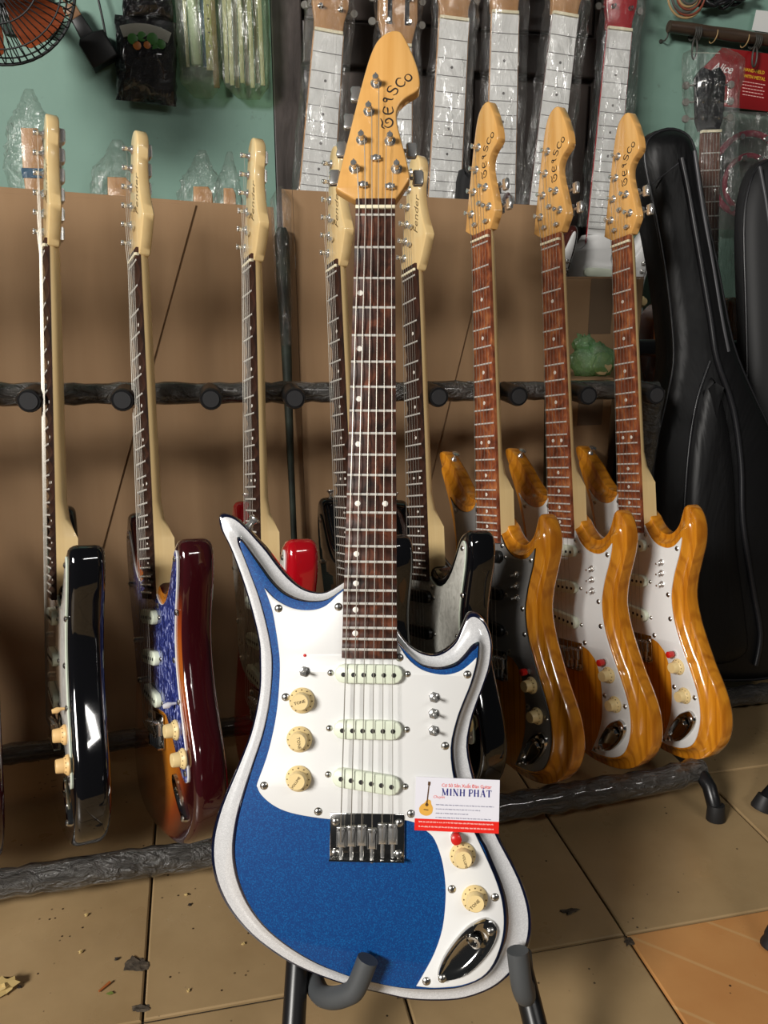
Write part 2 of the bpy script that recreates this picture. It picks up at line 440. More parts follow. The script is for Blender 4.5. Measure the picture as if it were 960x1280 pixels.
def m_saddle():
    b = MB()
    b.prism([(-0.0048, -0.016), (0.0048, -0.016), (0.0048, 0.004), (-0.0048, 0.004)], -0.0042, -0.0018, 0.0006)
    b.box((-0.0040, -0.0020, -0.006), (0.0014, 0.0044, 0.019)); b.box((0.0040, -0.0020, -0.006), (0.0014, 0.0044, 0.019))
    b.lathe([(0.0021, 0), (0.0021, 0.0180)], 8, (0, -0.0010, -0.012), (0, 0, -1))
    for sx in (-1, 1): b.lathe([(0.0012, 0), (0.0012, 0.0035)], 8, (sx * 0.0028, -0.0038, 0.0015))
    return b.mesh('saddle', ['chrome'], 40)
def m_bridge(w, h):
    b = MB().prism([(-w / 2, -h / 2), (w / 2, -h / 2), (w / 2, h / 2), (-w / 2, h / 2)], -0.0016, 0.0010, 0.0007)
    b.box((0, -0.0050, -h / 2 + 0.0012), (w, 0.0080, 0.0018))
    return b.mesh('bridge', ['dark_chrome'], 40)
def m_strap():
    return MB().lathe([(0.006, 0), (0.0045, 0.002), (0.003, 0.006), (0.0045, 0.010), (0.0068, 0.012), (0.0068, 0.0135), (0.003, 0.0145)], 14, axis=(0, 0, 1)).mesh('strap_button', ['chrome'], 40)
def m_selector(mat):
    b = MB().tube([(0, 0.001, 0), (0, -0.006, 0), (0.0, -0.010, -0.001), (0, -0.0165, -0.002)], [0.0016, 0.0022, 0.0042, 0.0028], 10)
    return b.mesh('selector_switch', [mat], 40)

def m_fretboard(mat, scallop):
    b = MB(); rows = []; z0 = 0.0185
    zs = [(z0, 0.0014), (0.0095, 0.0014), (0.004, 0.0014)]
    for n in range(22):
        a, c = fretz(n), fretz(n + 1)
        for t in (0.0, 0.06, 0.25, 0.5, 0.75, 0.94):
            zs.append((a + (c - a) * t, 0.0011 + scallop * (math.sin(math.pi * t) ** 1.1)))
    zs += [(fretz(22), 0.0011), (fretz(22) - 0.004, 0.0012), (fretz(22) - 0.009, 0.0014)]
    rings = []
    for z, y in zs:
        w = neckw(z) / 2
        rings.append([(-w, 0.0078, z), (-w, y + 0.0006, z), (-w + 0.0012, y, z), (0, y, z), (w - 0.0012, y, z), (w, y + 0.0006, z), (w, 0.0078, z)])
    b.loft(rings, 0, False)
    b.add(rings[0], [list(range(7))]); b.add(rings[-1], [list(range(7))[::-1]])
    return b.mesh('fretboard', [mat], 50)
def m_neck(mat, heel_end):
    b = MB(); rings = []
    for z, dep, sq in ((0.028, 0.0150, 0.2), (0.016, 0.0195, 0.10), (0.0, 0.0220, 0.08), (-0.1, 0.0230, 0.08), (-0.25, 0.0240, 0.08), (-0.340, 0.0250, 0.10), (-0.365, 0.0280, 0.35), (-0.388, 0.0345, 0.85), (-0.392, 0.0350, 1), (heel_end, 0.0350, 1)):
        w = neckw(z) / 2 - 0.0003; ring = []
        for k in range(13):
            a = math.pi * k / 12
            ex, ey = math.cos(a), math.sin(a)
            m = max(abs(ex), abs(ey)); sx, sy = ex / m, ey / m
            x = ex * (1 - sq) + sx * sq; y = ey * (1 - sq) + sy * sq
            ring.append((x * w, 0.0076 + y * (dep + 0.0015 - 0.0076) if z <= 0.02 else 0.0060 + y * (dep + 0.0015 - 0.006), z))
        rings.append(ring)
    b.loft(rings, 0, True, True, True)
    return b.mesh('neck', [mat], 40)
def m_head(out, mat):
    o = catmull(mm(out), 3, False)
    return MB().prism(o, 0.0050, 0.0212, 0.0018).mesh('headstock', [mat], 45)
STRAT_HEAD = [(-21.3, 8), (-24, 16), (-31.5, 24), (-32, 33), (-25, 60), (-8, 132), (2, 172), (8, 181), (17, 186), (28, 184), (37, 175), (40, 162), (37, 148), (32.5, 134), (33, 114), (38, 92), (46, 72), (52, 58), (51.5, 52), (40, 32), (29, 16), (21.3, 8)]

def seg_outline(pg):
    segs = [[]]
    for q in pg:
        if q == '#': segs[-1] += []; segs.append([])
        elif q == 'c': segs.append([segs[-1][-1]])
        else: segs[-1].append(q)
    segs[-1].append(segs[0][0])
    A, B, C_, D = [catmull(mm(s), 3) for s in segs]
    return A + [(-0.0275, -0.4705), (0.0275, -0.4705)] + B + C_[1:] + D[1:-1]

def m_teisco_body(st, mats):
    o = [Vector(p) for p in catmull([(x, st(z)) for x, z in OUT], 3)]; i = [Vector(p) for p in catmull([(x, st(z)) for x, z in INN], 3)]
    o = [p / 1000 for p in o]; i = [p / 1000 for p in i]
    def ring(t, y, extra=0.0):
        pts = [a.lerp(b_, t) for a, b_ in zip(i, o)]
        pts = [(p.x, p.y) for p in pts]
        if extra: pts = offset(pts, extra)
        return [(x, y, z) for x, z in pts]
    rings = [ring(0.0, 0.0100), ring(0.03, 0.0101), ring(0.10, 0.0118), ring(0.16, 0.0148), ring(0.28, 0.0188), ring(0.46, 0.0216), ring(0.64, 0.0228), ring(0.80, 0.0230), ring(0.85, 0.0231), ring(0.95, 0.0240), ring(1.0, 0.0272), ring(1.0, 0.0440), ring(1.0, 0.0480, 0.0015), ring(1.0, 0.0500, 0.005)]
    b = MB()
    b.loft(rings, [1, 1, 1, 2, 2, 2, 2, 2, 1, 1, 3, 3, 3])
    b.cap(rings[0], 0); b.cap(rings[-1], 3)
    return b.mesh('body', mats, 42)

STRAT = [(-29, -418), (-37, -431), (-52, -438), (-72, -430), (-90, -408), (-104, -380), (-117, -355), (-130, -346), (-142, -352), (-150, -375), (-152, -410), (-147, -450), (-138, -490), (-128, -530), (-124, -565), (-128, -600), (-140, -640), (-152, -685), (-156, -718), (-150, -750), (-130, -778), (-95, -795), (-50, -802), (0, -803), (60, -799), (105, -787), (140, -764), (160, -735), (166, -703), (160, -665), (146, -625), (133, -585), (127, -550), (128, -515), (137, -480), (147, -448), (150, -420), (144, -402), (130, -397), (113, -406), (98, -428), (82, -450), (62, -464), (44, -464), (30, -455)]
STRAT_GUARD = [(-30, -432), (-40, -446), (-56, -452), (-76, -444), (-94, -422), (-108, -394), (-120, -376), (-130, -374), (-136, -386), (-137, -412), (-133, -450), (-124, -490), (-115, -530), (-110, -565), (-104, -592), (-84, -612), (-54, -624), (-40, -627), (40, -627), (62, -636), (84, -660), (104, -684), (122, -700), (136, -702), (143, -694), (140, -668), (128, -626), (117, -586), (112, -552), (113, -518), (121, -484), (131, -452), (136, -424), (133, -412), (125, -414), (112, -434), (96, -458), (76, -476), (56, -482), (40, -478), (30, -470), (27, -468), (-27, -468)]
def m_strat_body(mats):
    o = catmull(mm(STRAT), 3)
    b = MB(); rings = []
    for ins, y in ((0.010, 0.0100), (0.0065, 0.0106), (0.003, 0.0130), (0.0008, 0.0170), (0, 0.021), (0, 0.043), (0.0008, 0.047), (0.003, 0.051), (0.0065, 0.0536), (0.010, 0.0542)):
        rings.append([(x, y, z) for x, z in (offset(o, ins) if ins else o)])
    b.loft(rings, [0, 0, 1, 1, 1, 1, 1, 1, 1]); b.cap(rings[0], 0); b.cap(rings[-1], 1)
    return b.mesh('body', mats, 42)

# lettering of the maker's name on the headstock, drawn as flat pen strokes
GLYPH = {
    'T': [[(-.48, .30), (-.25, .50), (.10, .40), (.50, .52)], [(-.22, .28), (-.42, .0), (-.30, -.36), (.08, -.50), (.38, -.24), (.26, .10), (.0, .08), (.02, -.14)]],
    'E': [[(.36, .40), (-.06, .50), (-.32, .24), (-.34, -.2), (-.1, -.50), (.40, -.40)], [(-.32, .02), (.22, .04), (.30, .14)], [(.36, .40), (.40, .26)]],
    'I': [[(-.30, .28), (-.16, .50), (.12, .44), (.06, .1), (.06, -.34), (.22, -.50)], [(-.30, .28), (-.12, .14), (.06, .22)]],
    'S': [[(.36, .30), (.12, .50), (-.24, .42), (-.26, .14), (.04, 0), (.30, -.16), (.24, -.44), (-.12, -.50), (-.40, -.28)]],
    'C': [[(.40, .26), (.12, .50), (-.26, .36), (-.40, 0), (-.26, -.36), (.12, -.50), (.44, -.26)]],
    'O': [[(0, .46), (-.32, .32), (-.42, 0), (-.30, -.34), (0, -.46), (.32, -.32), (.42, 0), (.30, .34), (0, .46)]],
}
def m_maker():
    b = MB()
    spots = [('T', 11.6, 106.3, 98, 12.5), ('E', 12.4, 120.5, 92, 11), ('I', 12.6, 133.2, 82, 10.5), ('S', 17.0, 144.0, 62, 11.5), ('C', 25.4, 153.0, 46, 10.5), ('O', 34.2, 158.6, 38, 8.5)]
    for ch, x, z, ang, h in spots:
        ca, sa = math.cos(R(ang)), math.sin(R(ang))
        for ln in GLYPH[ch]:
            p = catmull(ln, 4)
            q = [((x + h * (u * ca - v * sa)) / 1000, (z + h * (u * sa + v * ca)) / 1000) for u, v in p]
            n = len(q); ws = [0.00075 + 0.0010 * math.sin(math.pi * k / (n - 1)) for k in range(n)]
            stroke(b, q, ws, 0.0047, th=0.0004)
    return b.mesh('maker_lettering', ['ink_black'])
def m_script():
    me = text_mesh('Fender', 0.0200, 'ink_brown', 0.5, -0.00012)
    face_front(me, R(82), (0.026, 0.062), 0.0049)
    return me

TEISCO_TUNERS = [(-23.7, 54.1, -1), (-16.2, 86.9, -1), (-8.6, 119.6, -1), (-1.2, 152.0, -1), (14.9, 85.5, 1), (22.5, 53.5, 1)]
STRAT_TUNERS = [(-18.5 + 5.9 * k, 37 + 25.2 * k, -1) for k in range(6)]

def build_guitar(name, label, pose, kind, fb, headmat, neckmat, scallop, body_key, guard, pick, knobmat, group=None, stretch=1.0, front=False, extra=None):
    T, ang = pose
    lean, yaw, roll = [R(a) for a in ang]
    M = Matrix.Rotation(yaw, 4, 'Z') @ Matrix.Rotation(-lean, 4, 'X') @ Matrix.Rotation(roll, 4, 'Y')
    base = Vector(T) + (M @ Vector((0, 0, -ZB)))
    root = thing(name, label, 'guitar', base, M.to_euler(), group)
    st = (lambda z: z if z > -400 else -400 + (z + 400) * stretch)      # z in mm
    def P(nm, me, loc=(0, 0, 0), rot=None): return link(nm, me, root, (loc[0], loc[1], loc[2] + ZB), rot)
    def XZ(x, z, y): return (x / 1000, y, st(z) / 1000)
    # --- body
    if kind == 'teisco':
        me = shared(('tb', stretch, body_key[0]), lambda: m_teisco_body(st, body_key))
    else:
        me = shared(('sb', body_key), lambda: m_strat_body(list(body_key)))
    body = P('body', me)
    if kind == 'teisco':
        link('strap_button', shared('strap', m_strap), body, (-0.136, 0.034, -0.339), (0, R(38), 0))
    else:
        link('strap_button', shared('strap', m_strap), body, (-0.131, 0.032, -0.3475), (0, R(-8), 0))
    # --- pickguard with its screws
    if kind == 'teisco':
        def mk():
            o = [(x, st(z * 1000) / 1000) for x, z in seg_outline(PG)]
            return MB().prism(o, 0.0076, 0.0101, 0.0006, (0, 1, 0)).mesh('pickguard', list(guard), 40)
        g = P('pickguard', shared(('pg', stretch, guard), mk))
        scr = [(-96.2, -425.2), (-33.3, -422.7), (-86.6, -516.5), (-106.9, -606.5), (-50.6, -631.2), (31.1, -474.2), (101.4, -490.6), (78.8, -563.2), (44.4, -631.6), (86.4, -704.9), (129.8, -711.9), (61.4, -794.5)]
        if not front: scr.append((82, -600))
    else:
        def mk():
            o = catmull(mm(STRAT_GUARD), 2, True)
            return MB().prism(o, 0.0076, 0.0101, 0.0005, (0, 1, 0)).mesh('pickguard', list(guard), 40)
        g = P('pickguard', shared(('sg', guard), mk))
        scr = [(-40, -455), (-122, -384), (-128, -455), (-108, -540), (-92, -598), (36, -484), (128, -422), (124, -490), (106, -552), (118, -604), (135, -690), (80, -648)]
    for x, z in scr: link('screw', shared('screw', m_screw), g, XZ(x, z, 0.0076))
    # --- pickups
    pks = [(-0.4, -491, 0), (-0.7, -547.5, 0), (-1.4, -599.4, -7.7)] if kind == 'teisco' else [(0, -500, 0), (0, -556, 0), (0, -609, -9)]
    for x, z, a in pks:
        pk = P('pickup', shared(('pk', pick), lambda: m_pickup(pick)), XZ(x, z, 0.0072), (0, R(-a), 0))
        for k in range(6): link('pole_piece', shared('pole', m_pole), pk, (-0.026 + 0.0104 * k, -0.0074, -0.0008))
        for sx in (-1, 1): link('screw', shared('screw', m_screw), pk, (sx * 0.0400, 0.0004, 0)).scale = (0.8, 1, 0.8)
    # --- bridge
    bz = st(-655)
    br = P('bridge', shared('bridge', lambda: m_bridge(0.076, 0.046)), (0, 0.0078, bz / 1000))
    for k in range(6):
        link('saddle', shared('saddle', m_saddle), br, (-0.0263 + 0.01052 * k, -0.0012, 0.010 + (0.0, 0.001, 0.002, -0.001, 0.004, 0.004)[k] - 0.004))
    for sx in (-1, 1):
        for sz in (-1, 1): link('screw', shared('screw', m_screw), br, (sx * 0.0325, -0.0016, sz * 0.0155 - 0.001))
    # --- controls
    K = shared(('knob', knobmat), lambda: m_knob(knobmat))
    if kind == 'teisco':
        ks = [(97.2, -671.3), (109.4, -713.2)]
        words = ['VOLUME', 'TONE']; angs = [-75, 45]
        if front:
            ks += [(-69.6, -519.5), (-71.3, -558.9), (-71.3, -598.5)]
            words += ['TONE', 'TONE', 'VOLUME']; angs += [15, -80, 55]
            for x, z in ((-67.5, -489.9),): P('toggle_switch', shared('tog', m_toggle), XZ(x, z, 0.0076))
            P('indicator_light', shared('led', lambda: MB().lathe([(0.0016, -0.001), (0.0016, 0.0006), (0.0008, 0.0012)], 10).mesh('indicator_light', ['red_plastic'], 40)), XZ(-67.5, -473.4, 0.0076))
        for (x, z), wd, a in zip(ks, words, angs):
            kb = P('knob', K, XZ(x, z, 0.0076))
            if front:
                me = text_mesh(wd, 0.0044 if wd == 'TONE' else 0.0035, 'ink_brown', 0, 0, 'CENTER')
                face_front(me, R(a), (0, -0.0015), -0.0163); link('knob_lettering', me, kb)
        for x, z in ((67.4, -514.2), (67.0, -530.8), (67.1, -548.0)): P('toggle_switch', shared('tog', m_toggle), XZ(x, z, 0.0076))
        P('push_switch', shared('push', lambda: MB().lathe([(0.0052, 0), (0.0052, 0.003), (0.0030, 0.0032), (0.0030, 0.006)], 10, mi=0).lathe([(0.0050, 0.0055), (0.0054, 0.0065), (0.0054, 0.0145), (0.0040, 0.0155)], 12, mi=1).mesh('push_switch', ['chrome', 'red_plastic'], 40)), XZ(89.9, -652.5, 0.0076))
        def jack():
            b = MB(); o = catmull([(123.7, -731.6), (132.5, -743.2), (123.7, -763.6), (101.1, -785.9), (79.3, -792.7), (72.2, -788.3), (78.3, -769.7), (95.7, -745.7), (109.7, -735.3)], 4, True)
            c = Vector((99.5, -766.5)); o = [Vector(p) for p in o]
            fr = lambda s, y: [((c + (p - c) * s).x / 1000 - 0.0995, y, (c + (p - c) * s).y / 1000 + 0.7665) for p in o]
            sh = lambda s, y, k: [(x - 0.0035 * k, yy, z - 0.0035 * k) for x, yy, z in fr(s, y)]
            rg = [fr(1.0, 0.0010), fr(0.98, -0.0040), fr(0.94, -0.0052), sh(0.82, -0.0050, 1), sh(0.76, -0.0036, 1), sh(0.64, -0.0006, 0.8), sh(0.46, 0.0004, 0.6)]
            b.loft(rg, 0); b.cap(rg[-1], 0)
            b.lathe([(0.0075, 0), (0.0075, 0.004), (0.0048, 0.0042), (0.0042, 0.001)], 14, (0.010, 0.0008, 0.0125), (-0.5, -1, -0.5))
            return b.mesh('jack_plate', ['jack_steel'], 40)
        j = P('jack_plate', shared(('jack', front), jack), XZ(99.5, -766.5, 0.0070))
        for x, z in ((0.0255, 0.0235), (-0.0225, -0.0225)): link('screw', shared('screw', m_screw), j, (x, -0.0052, z))
    else:
        for x, z in ((103, -641), (132, -672)): P('knob', K, XZ(x, z, 0.0076))
        P('selector_switch', shared(('sel', knobmat, extra), lambda: m_selector('white_tip' if extra == 'white' else knobmat)), XZ(105, -607, 0.0076))
        def jack():
            b = MB(); o = catmull([(-0.026, 0.020), (-0.014, 0.018), (0.008, -0.004), (0.022, -0.024), (0.021, -0.031), (0.012, -0.029), (-0.010, -0.012), (-0.027, 0.008)], 4, True)
            c = Vector((-0.002, -0.004)); o = [Vector(p) for p in o]
            fr = lambda s, y: [((c + (p - c) * s).x, y, (c + (p - c) * s).y) for p in o]
            rg = [fr(1, 0.001), fr(0.97, -0.0040), fr(0.90, -0.0044), fr(0.78, -0.0038), fr(0.66, -0.001), fr(0.4, 0.0)]
            b.loft(rg, 0); b.cap(rg[-1], 0)
            b.lathe([(0.0055, 0), (0.0055, 0.006), (0.0035, 0.0062), (0.003, 0.002)], 10, (-0.010, 0.001, 0.004), (0.4, -1, -0.4))
            return b.mesh('jack_plate', ['dark_chrome'], 40)
        j = P('jack_plate', shared('sjack', jack), (0.104, 0.0096, -0.722))
        link('screw', shared('screw', m_screw), j, (0.0175, -0.0044, -0.0265))
    # --- neck, fretboard, frets, inlays, nut
    P('neck', shared(('neck', neckmat, kind), lambda: m_neck(neckmat, -0.470)))
    f = P('fretboard', shared(('fb', fb, scallop), lambda: m_fretboard(fb, scallop)))
    for n in range(0, 23):
        fr = link('fret', shared('fret', m_fret), f, (0, 0, fretz(n)))
        fr.scale = (neckw(fretz(n)) - 0.0006, 1, 1)
    for n in (3, 5, 7, 9, 12, 15, 17, 19, 21):
        z = (fretz(n) + fretz(n - 1)) / 2
        for x in ((-0.0145, 0.0145) if n == 12 else (-0.0150,)) if front else ((-0.010, 0.010) if n == 12 else (0.0,)):
            d = link('inlay_dot', shared('dot', m_dot), f, (x, 0.0011 + scallop, z))
    def nut(): return MB().prism([(-0.0215, -0.002), (0.0215, -0.002), (0.0215, 0.002), (-0.0215, 0.002)], -0.0012, 0.006, 0.0008).mesh('nut', ['bone'], 40)
    P('nut', shared('nut', nut), (0, 0, 0.0085))
    # --- headstock, tuners
    if kind == 'teisco':
        h = P('headstock', shared(('hd', headmat), lambda: m_head(HEAD, headmat)))
        link('maker_lettering', shared('maker', m_maker), h)
        tun = TEISCO_TUNERS
        trees = [(-0.3, 64.7), (-13.9, 34.6), (15.4, 32.4)]
    else:
        h = P('headstock', shared(('sh', headmat), lambda: m_head(STRAT_HEAD, headmat)))
        link('maker_lettering', shared('script', m_script), h)
        tun = STRAT_TUNERS
        trees = [(9.5, 78), (4, 52)]
    for x, z, sx in tun:
        t = P('tuner', shared('tuner', m_tuner), (x / 1000, 0.0050, z / 1000))
        link('tuner_button', shared(('btn', sx), lambda: m_button(sx)), t)
    for x, z in trees: P('string_tree', shared('tree', m_tree), (x / 1000, 0.0050, z / 1000))
    # --- strings
    order = (0, 1, 2, 3, 4, 5)
    rad = (0.00060, 0.00054, 0.00048, 0.00042, 0.00036, 0.00034)
    zb = bz / 1000 + 0.008
    def string(k):
        tx, tz, _s = tun[k]
        x0 = -0.0175 + 0.007 * k; x1 = -0.0263 + 0.01052 * k
        sg = 0.0035 if kind == 'strat' or k < 4 else -0.0035
        pts = [(tx / 1000 + sg, -0.0045, tz / 1000), (x0, -0.0016, 0.0085), (x0 + (x1 - x0) * 0.01, -0.0014, 0.0), (x1, -0.0040, zb), (x1, 0.000, zb - 0.012)]
        return MB().tube(pts, rad[k] * (1.0 if front else 0.72), 5).mesh('string', ['string_steel'], 60)
    for k in range(6): P('string', shared(('str', kind, stretch, front, k), lambda: string(k)))
    return root, M, base

FRONT = ((0.1971, 0.9331, 0.8960), (20.92, -14.26, 0.06))
fg, FM, FBASE = build_guitar('electric_guitar', 'blue and white electric guitar with carved white rim resting on the low floor stand', FRONT, 'teisco', 'rosewood', 'maple', 'neck_maple', 0.0014,
             ('blue_flake', 'navy_black', 'silver_white_flake', 'navy_black'), ('white_plastic', 'white_plastic'), 'mint', 'cream', front=True)
ROW = 'guitars standing in the rack'
def rackg(label, pose, **k): return build_guitar('electric_guitar', label, pose, group=ROW, **k)
S = dict(kind='strat', fb='dark_rosewood', headmat='pale_maple', neckmat='neck_maple', scallop=0.0046)
rackg('black electric guitar with cream pickups and pale pearl pickguard, beside the sunburst one', ((-0.201, 1.277, 0.860), (6.2, -75.6, -13.9)), body_key=('gloss_black', 'gloss_black'), guard=('pearl_grey', 'guard_edge'), pick='mint', knobmat='peach', **S)
rackg('sunburst electric guitar with blue pearl pickguard and dark maroon sides', ((-0.083, 1.284, 0.848), (6.4, -73.3, -17.6)), body_key=('sunburst', 'maroon_gloss'), guard=('pearl_blue', 'white_plastic'), pick='mint', knobmat='cream', extra='white', **S)
rackg('red electric guitar with dark rosewood fretboard in the rack', ((0.079, 1.304, 0.842), (5.5, -77.8, -13.4)), body_key=('red_gloss', 'red_gloss'), guard=('pearl_white', 'white_plastic'), pick='mint', knobmat='cream', **S)
rackg('black electric guitar standing between the red one and the pearl pickguard one', ((0.208, 1.316, 0.835), (3.1, -79.1, -12.9)), body_key=('gloss_black', 'gloss_black'), guard=('gloss_black', 'plastic_black'), pick='plastic_black', knobmat='cream', **S)
rackg('black electric guitar with white pearl pickguard and black pickups', ((0.331, 1.319, 0.829), (5.4, -77.1, -15.0)), body_key=('gloss_black', 'gloss_black'), guard=('pearl_white', 'guard_edge'), pick='plastic_black', knobmat='cream', **S)
N = dict(kind='teisco', fb='red_rosewood', headmat='maple', neckmat='neck_maple', scallop=0.0016, stretch=1.07)
AMB = ('amber_ash', 'amber_ash', 'amber_ash', 'amber_ash')
rackg('amber wood electric guitar with dark grey metal pickguard and black pickups', ((0.448, 1.323, 0.881), (4.8, -73.1, -12.0)), body_key=AMB, guard=('brushed_grey', 'plastic_black'), pick='plastic_black', knobmat='cream', **N)
rackg('amber wood electric guitar with white pickguard, between two other amber guitars', ((0.570, 1.328, 0.878), (3.2, -72.7, -11.3)), body_key=AMB, guard=('white_plastic', 'white_plastic'), pick='mint', knobmat='cream', **N)
rackg('amber wood electric guitar with white pickguard, beside the black gig bag', ((0.700, 1.338, 0.876), (2.4, -77.2, -12.1)), body_key=AMB, guard=('white_plastic', 'white_plastic'), pick='mint', knobmat='cream', **N)

# the row goes on to the left of the black guitar
rackg('dark red electric guitar further along the rack beside the black one', ((-0.330, 1.268, 0.862), (6.0, -75.0, -14.0)), body_key=('sunburst', 'maroon_gloss'), guard=('pearl_white', 'white_plastic'), pick='mint', knobmat='cream', **S)
rackg('red electric guitar further along the rack beside the dark red one', ((-0.455, 1.260, 0.864), (6.0, -75.0, -14.0)), body_key=('red_gloss', 'red_gloss'), guard=('pearl_grey', 'guard_edge'), pick='mint', knobmat='cream', **S)
rackg('black electric guitar at the far end of the rack beside a red one', ((-0.580, 1.252, 0.866), (6.0, -75.0, -14.0)), body_key=('gloss_black', 'gloss_black'), guard=('pearl_grey', 'guard_edge'), pick='plastic_black', knobmat='cream', **S)

# ================================================================== SETTING MATERIALS
def tile_mat(name, c1, c2, lines=False):
    m, nt, b = new_mat(name)
    v = coords(nt)
    oi = nt.nodes.new('ShaderNodeObjectInfo')
    add = nt.nodes.new('ShaderNodeVectorMath'); add.operation = 'ADD'
    sc = nt.nodes.new('ShaderNodeVectorMath'); sc.operation = 'SCALE'; sc.inputs['Scale'].default_value = 40.0
    cb = nt.nodes.new('ShaderNodeCombineXYZ')
    nt.links.new(oi.outputs['Random'], cb.inputs[0]); nt.links.new(oi.outputs['Random'], cb.inputs[1])
    nt.links.new(cb.outputs[0], sc.inputs[0]); nt.links.new(v, add.inputs[0]); nt.links.new(sc.outputs[0], add.inputs[1])
    v2 = add.outputs['Vector']
    big = noise(nt, v2, 5, 5, 0.6)
    col = ramp(nt, big, [(0.30, c1), (0.70, c2)])
    vo = nt.nodes.new('ShaderNodeTexVoronoi'); vo.inputs['Scale'].default_value = 62; nt.links.new(v2, vo.inputs['Vector'])
    speck = ramp(nt, vo.outputs['Distance'], [(0.0, (1, 1, 1)), (0.075, (1, 1, 1)), (0.12, (0, 0, 0))])
    keep = ramp(nt, noise(nt, v2, 17, 2), [(0.50, (0, 0, 0)), (0.56, (1, 1, 1))])
    f = mixc(nt, 1.0, speck, keep, 'MULTIPLY')
    col = mixc(nt, f, col, (0.035, 0.022, 0.012))
    if lines:
        w = nt.nodes.new('ShaderNodeTexWave'); w.wave_type = 'BANDS'; w.bands_direction = 'DIAGONAL'
        w.inputs['Scale'].default_value = 5.5; w.inputs['Distortion'].default_value = 0.15
        nt.links.new(v, w.inputs['Vector'])
        lf = ramp(nt, w.outputs['Color'], [(0.0, (0.5, 0.5, 0.5)), (0.004, (0.4, 0.4, 0.4)), (0.012, (0, 0, 0))])
        col = mixc(nt, lf, col, (0.62, 0.40, 0.18))
    nt.links.new(col, b.inputs['Base Color'])
    nt.links.new(ramp(nt, noise(nt, v2, 9, 4), [(0.3, (0.22, 0.22, 0.22)), (0.7, (0.46, 0.46, 0.46))]), b.inputs['Roughness'])
    bump(nt, b, f, -0.25, 0.002)
    return m
tile_mat('floor_tile', (0.310, 0.205, 0.098), (0.420, 0.290, 0.148))
tile_mat('orange_tile', (0.50, 0.22, 0.070), (0.60, 0.30, 0.105), True)
plain('grout', (0.030, 0.022, 0.014), 0.9)
def wall_mat():
    m, nt, b = new_mat('teal_plaster')
    v = coords(nt)
    col = ramp(nt, noise(nt, v, 2.2, 6, 0.6), [(0.30, (0.175, 0.300, 0.245)), (0.70, (0.225, 0.370, 0.305))])
    st = ramp(nt, noise(nt, v, 34, 3, 0.7), [(0.66, (0, 0, 0)), (0.76, (0.5, 0.5, 0.5))])
    nt.links.new(mixc(nt, st, col, (0.12, 0.17, 0.14)), b.inputs['Base Color'])
    setp(b, 0.55)
    bump(nt, b, noise(nt, v, 60, 4), 0.10, 0.002)
wall_mat()
noisy('cardboard', [(0.3, (0.285, 0.170, 0.085)), (0.7, (0.330, 0.205, 0.108))], (6, 6, 0.7), 3, 4, 0, 0.85)
noisy('carton_brown', [(0.3, (0.270, 0.160, 0.080)), (0.7, (0.315, 0.195, 0.102))], (3, 3, 3), 3, 4, 0, 0.85)
noisy('old_door', [(0.25, (0.020, 0.016, 0.014)), (0.6, (0.085, 0.070, 0.064)), (0.85, (0.15, 0.125, 0.115))], (5, 5, 1.6), 5, 7, 0.4, 0.5, 0, 0, 0.5, 0.003)
noisy('old_door_panel', [(0.25, (0.045, 0.036, 0.032)), (0.75, (0.14, 0.115, 0.105))], (4, 4, 1.2), 4, 7, 0.4, 0.5, 0, 0, 0.4, 0.003)
def wrap_mat():
    m, nt, b = new_mat('wrapped_padding')
    v = coords(nt, (16, 34, 34), (0.3, 0.7, 0.6))
    f = noise(nt, v, 1.5, 5, 0.55, 2.6)
    nt.links.new(ramp(nt, f, [(0.36, (0.050, 0.047, 0.043)), (0.66, (0.066, 0.062, 0.057))]), b.inputs['Base Color'])
    setp(b, 0.24, 0, 0.8, 0.7)
    bump(nt, b, f, 1.0, 0.012)
wrap_mat()
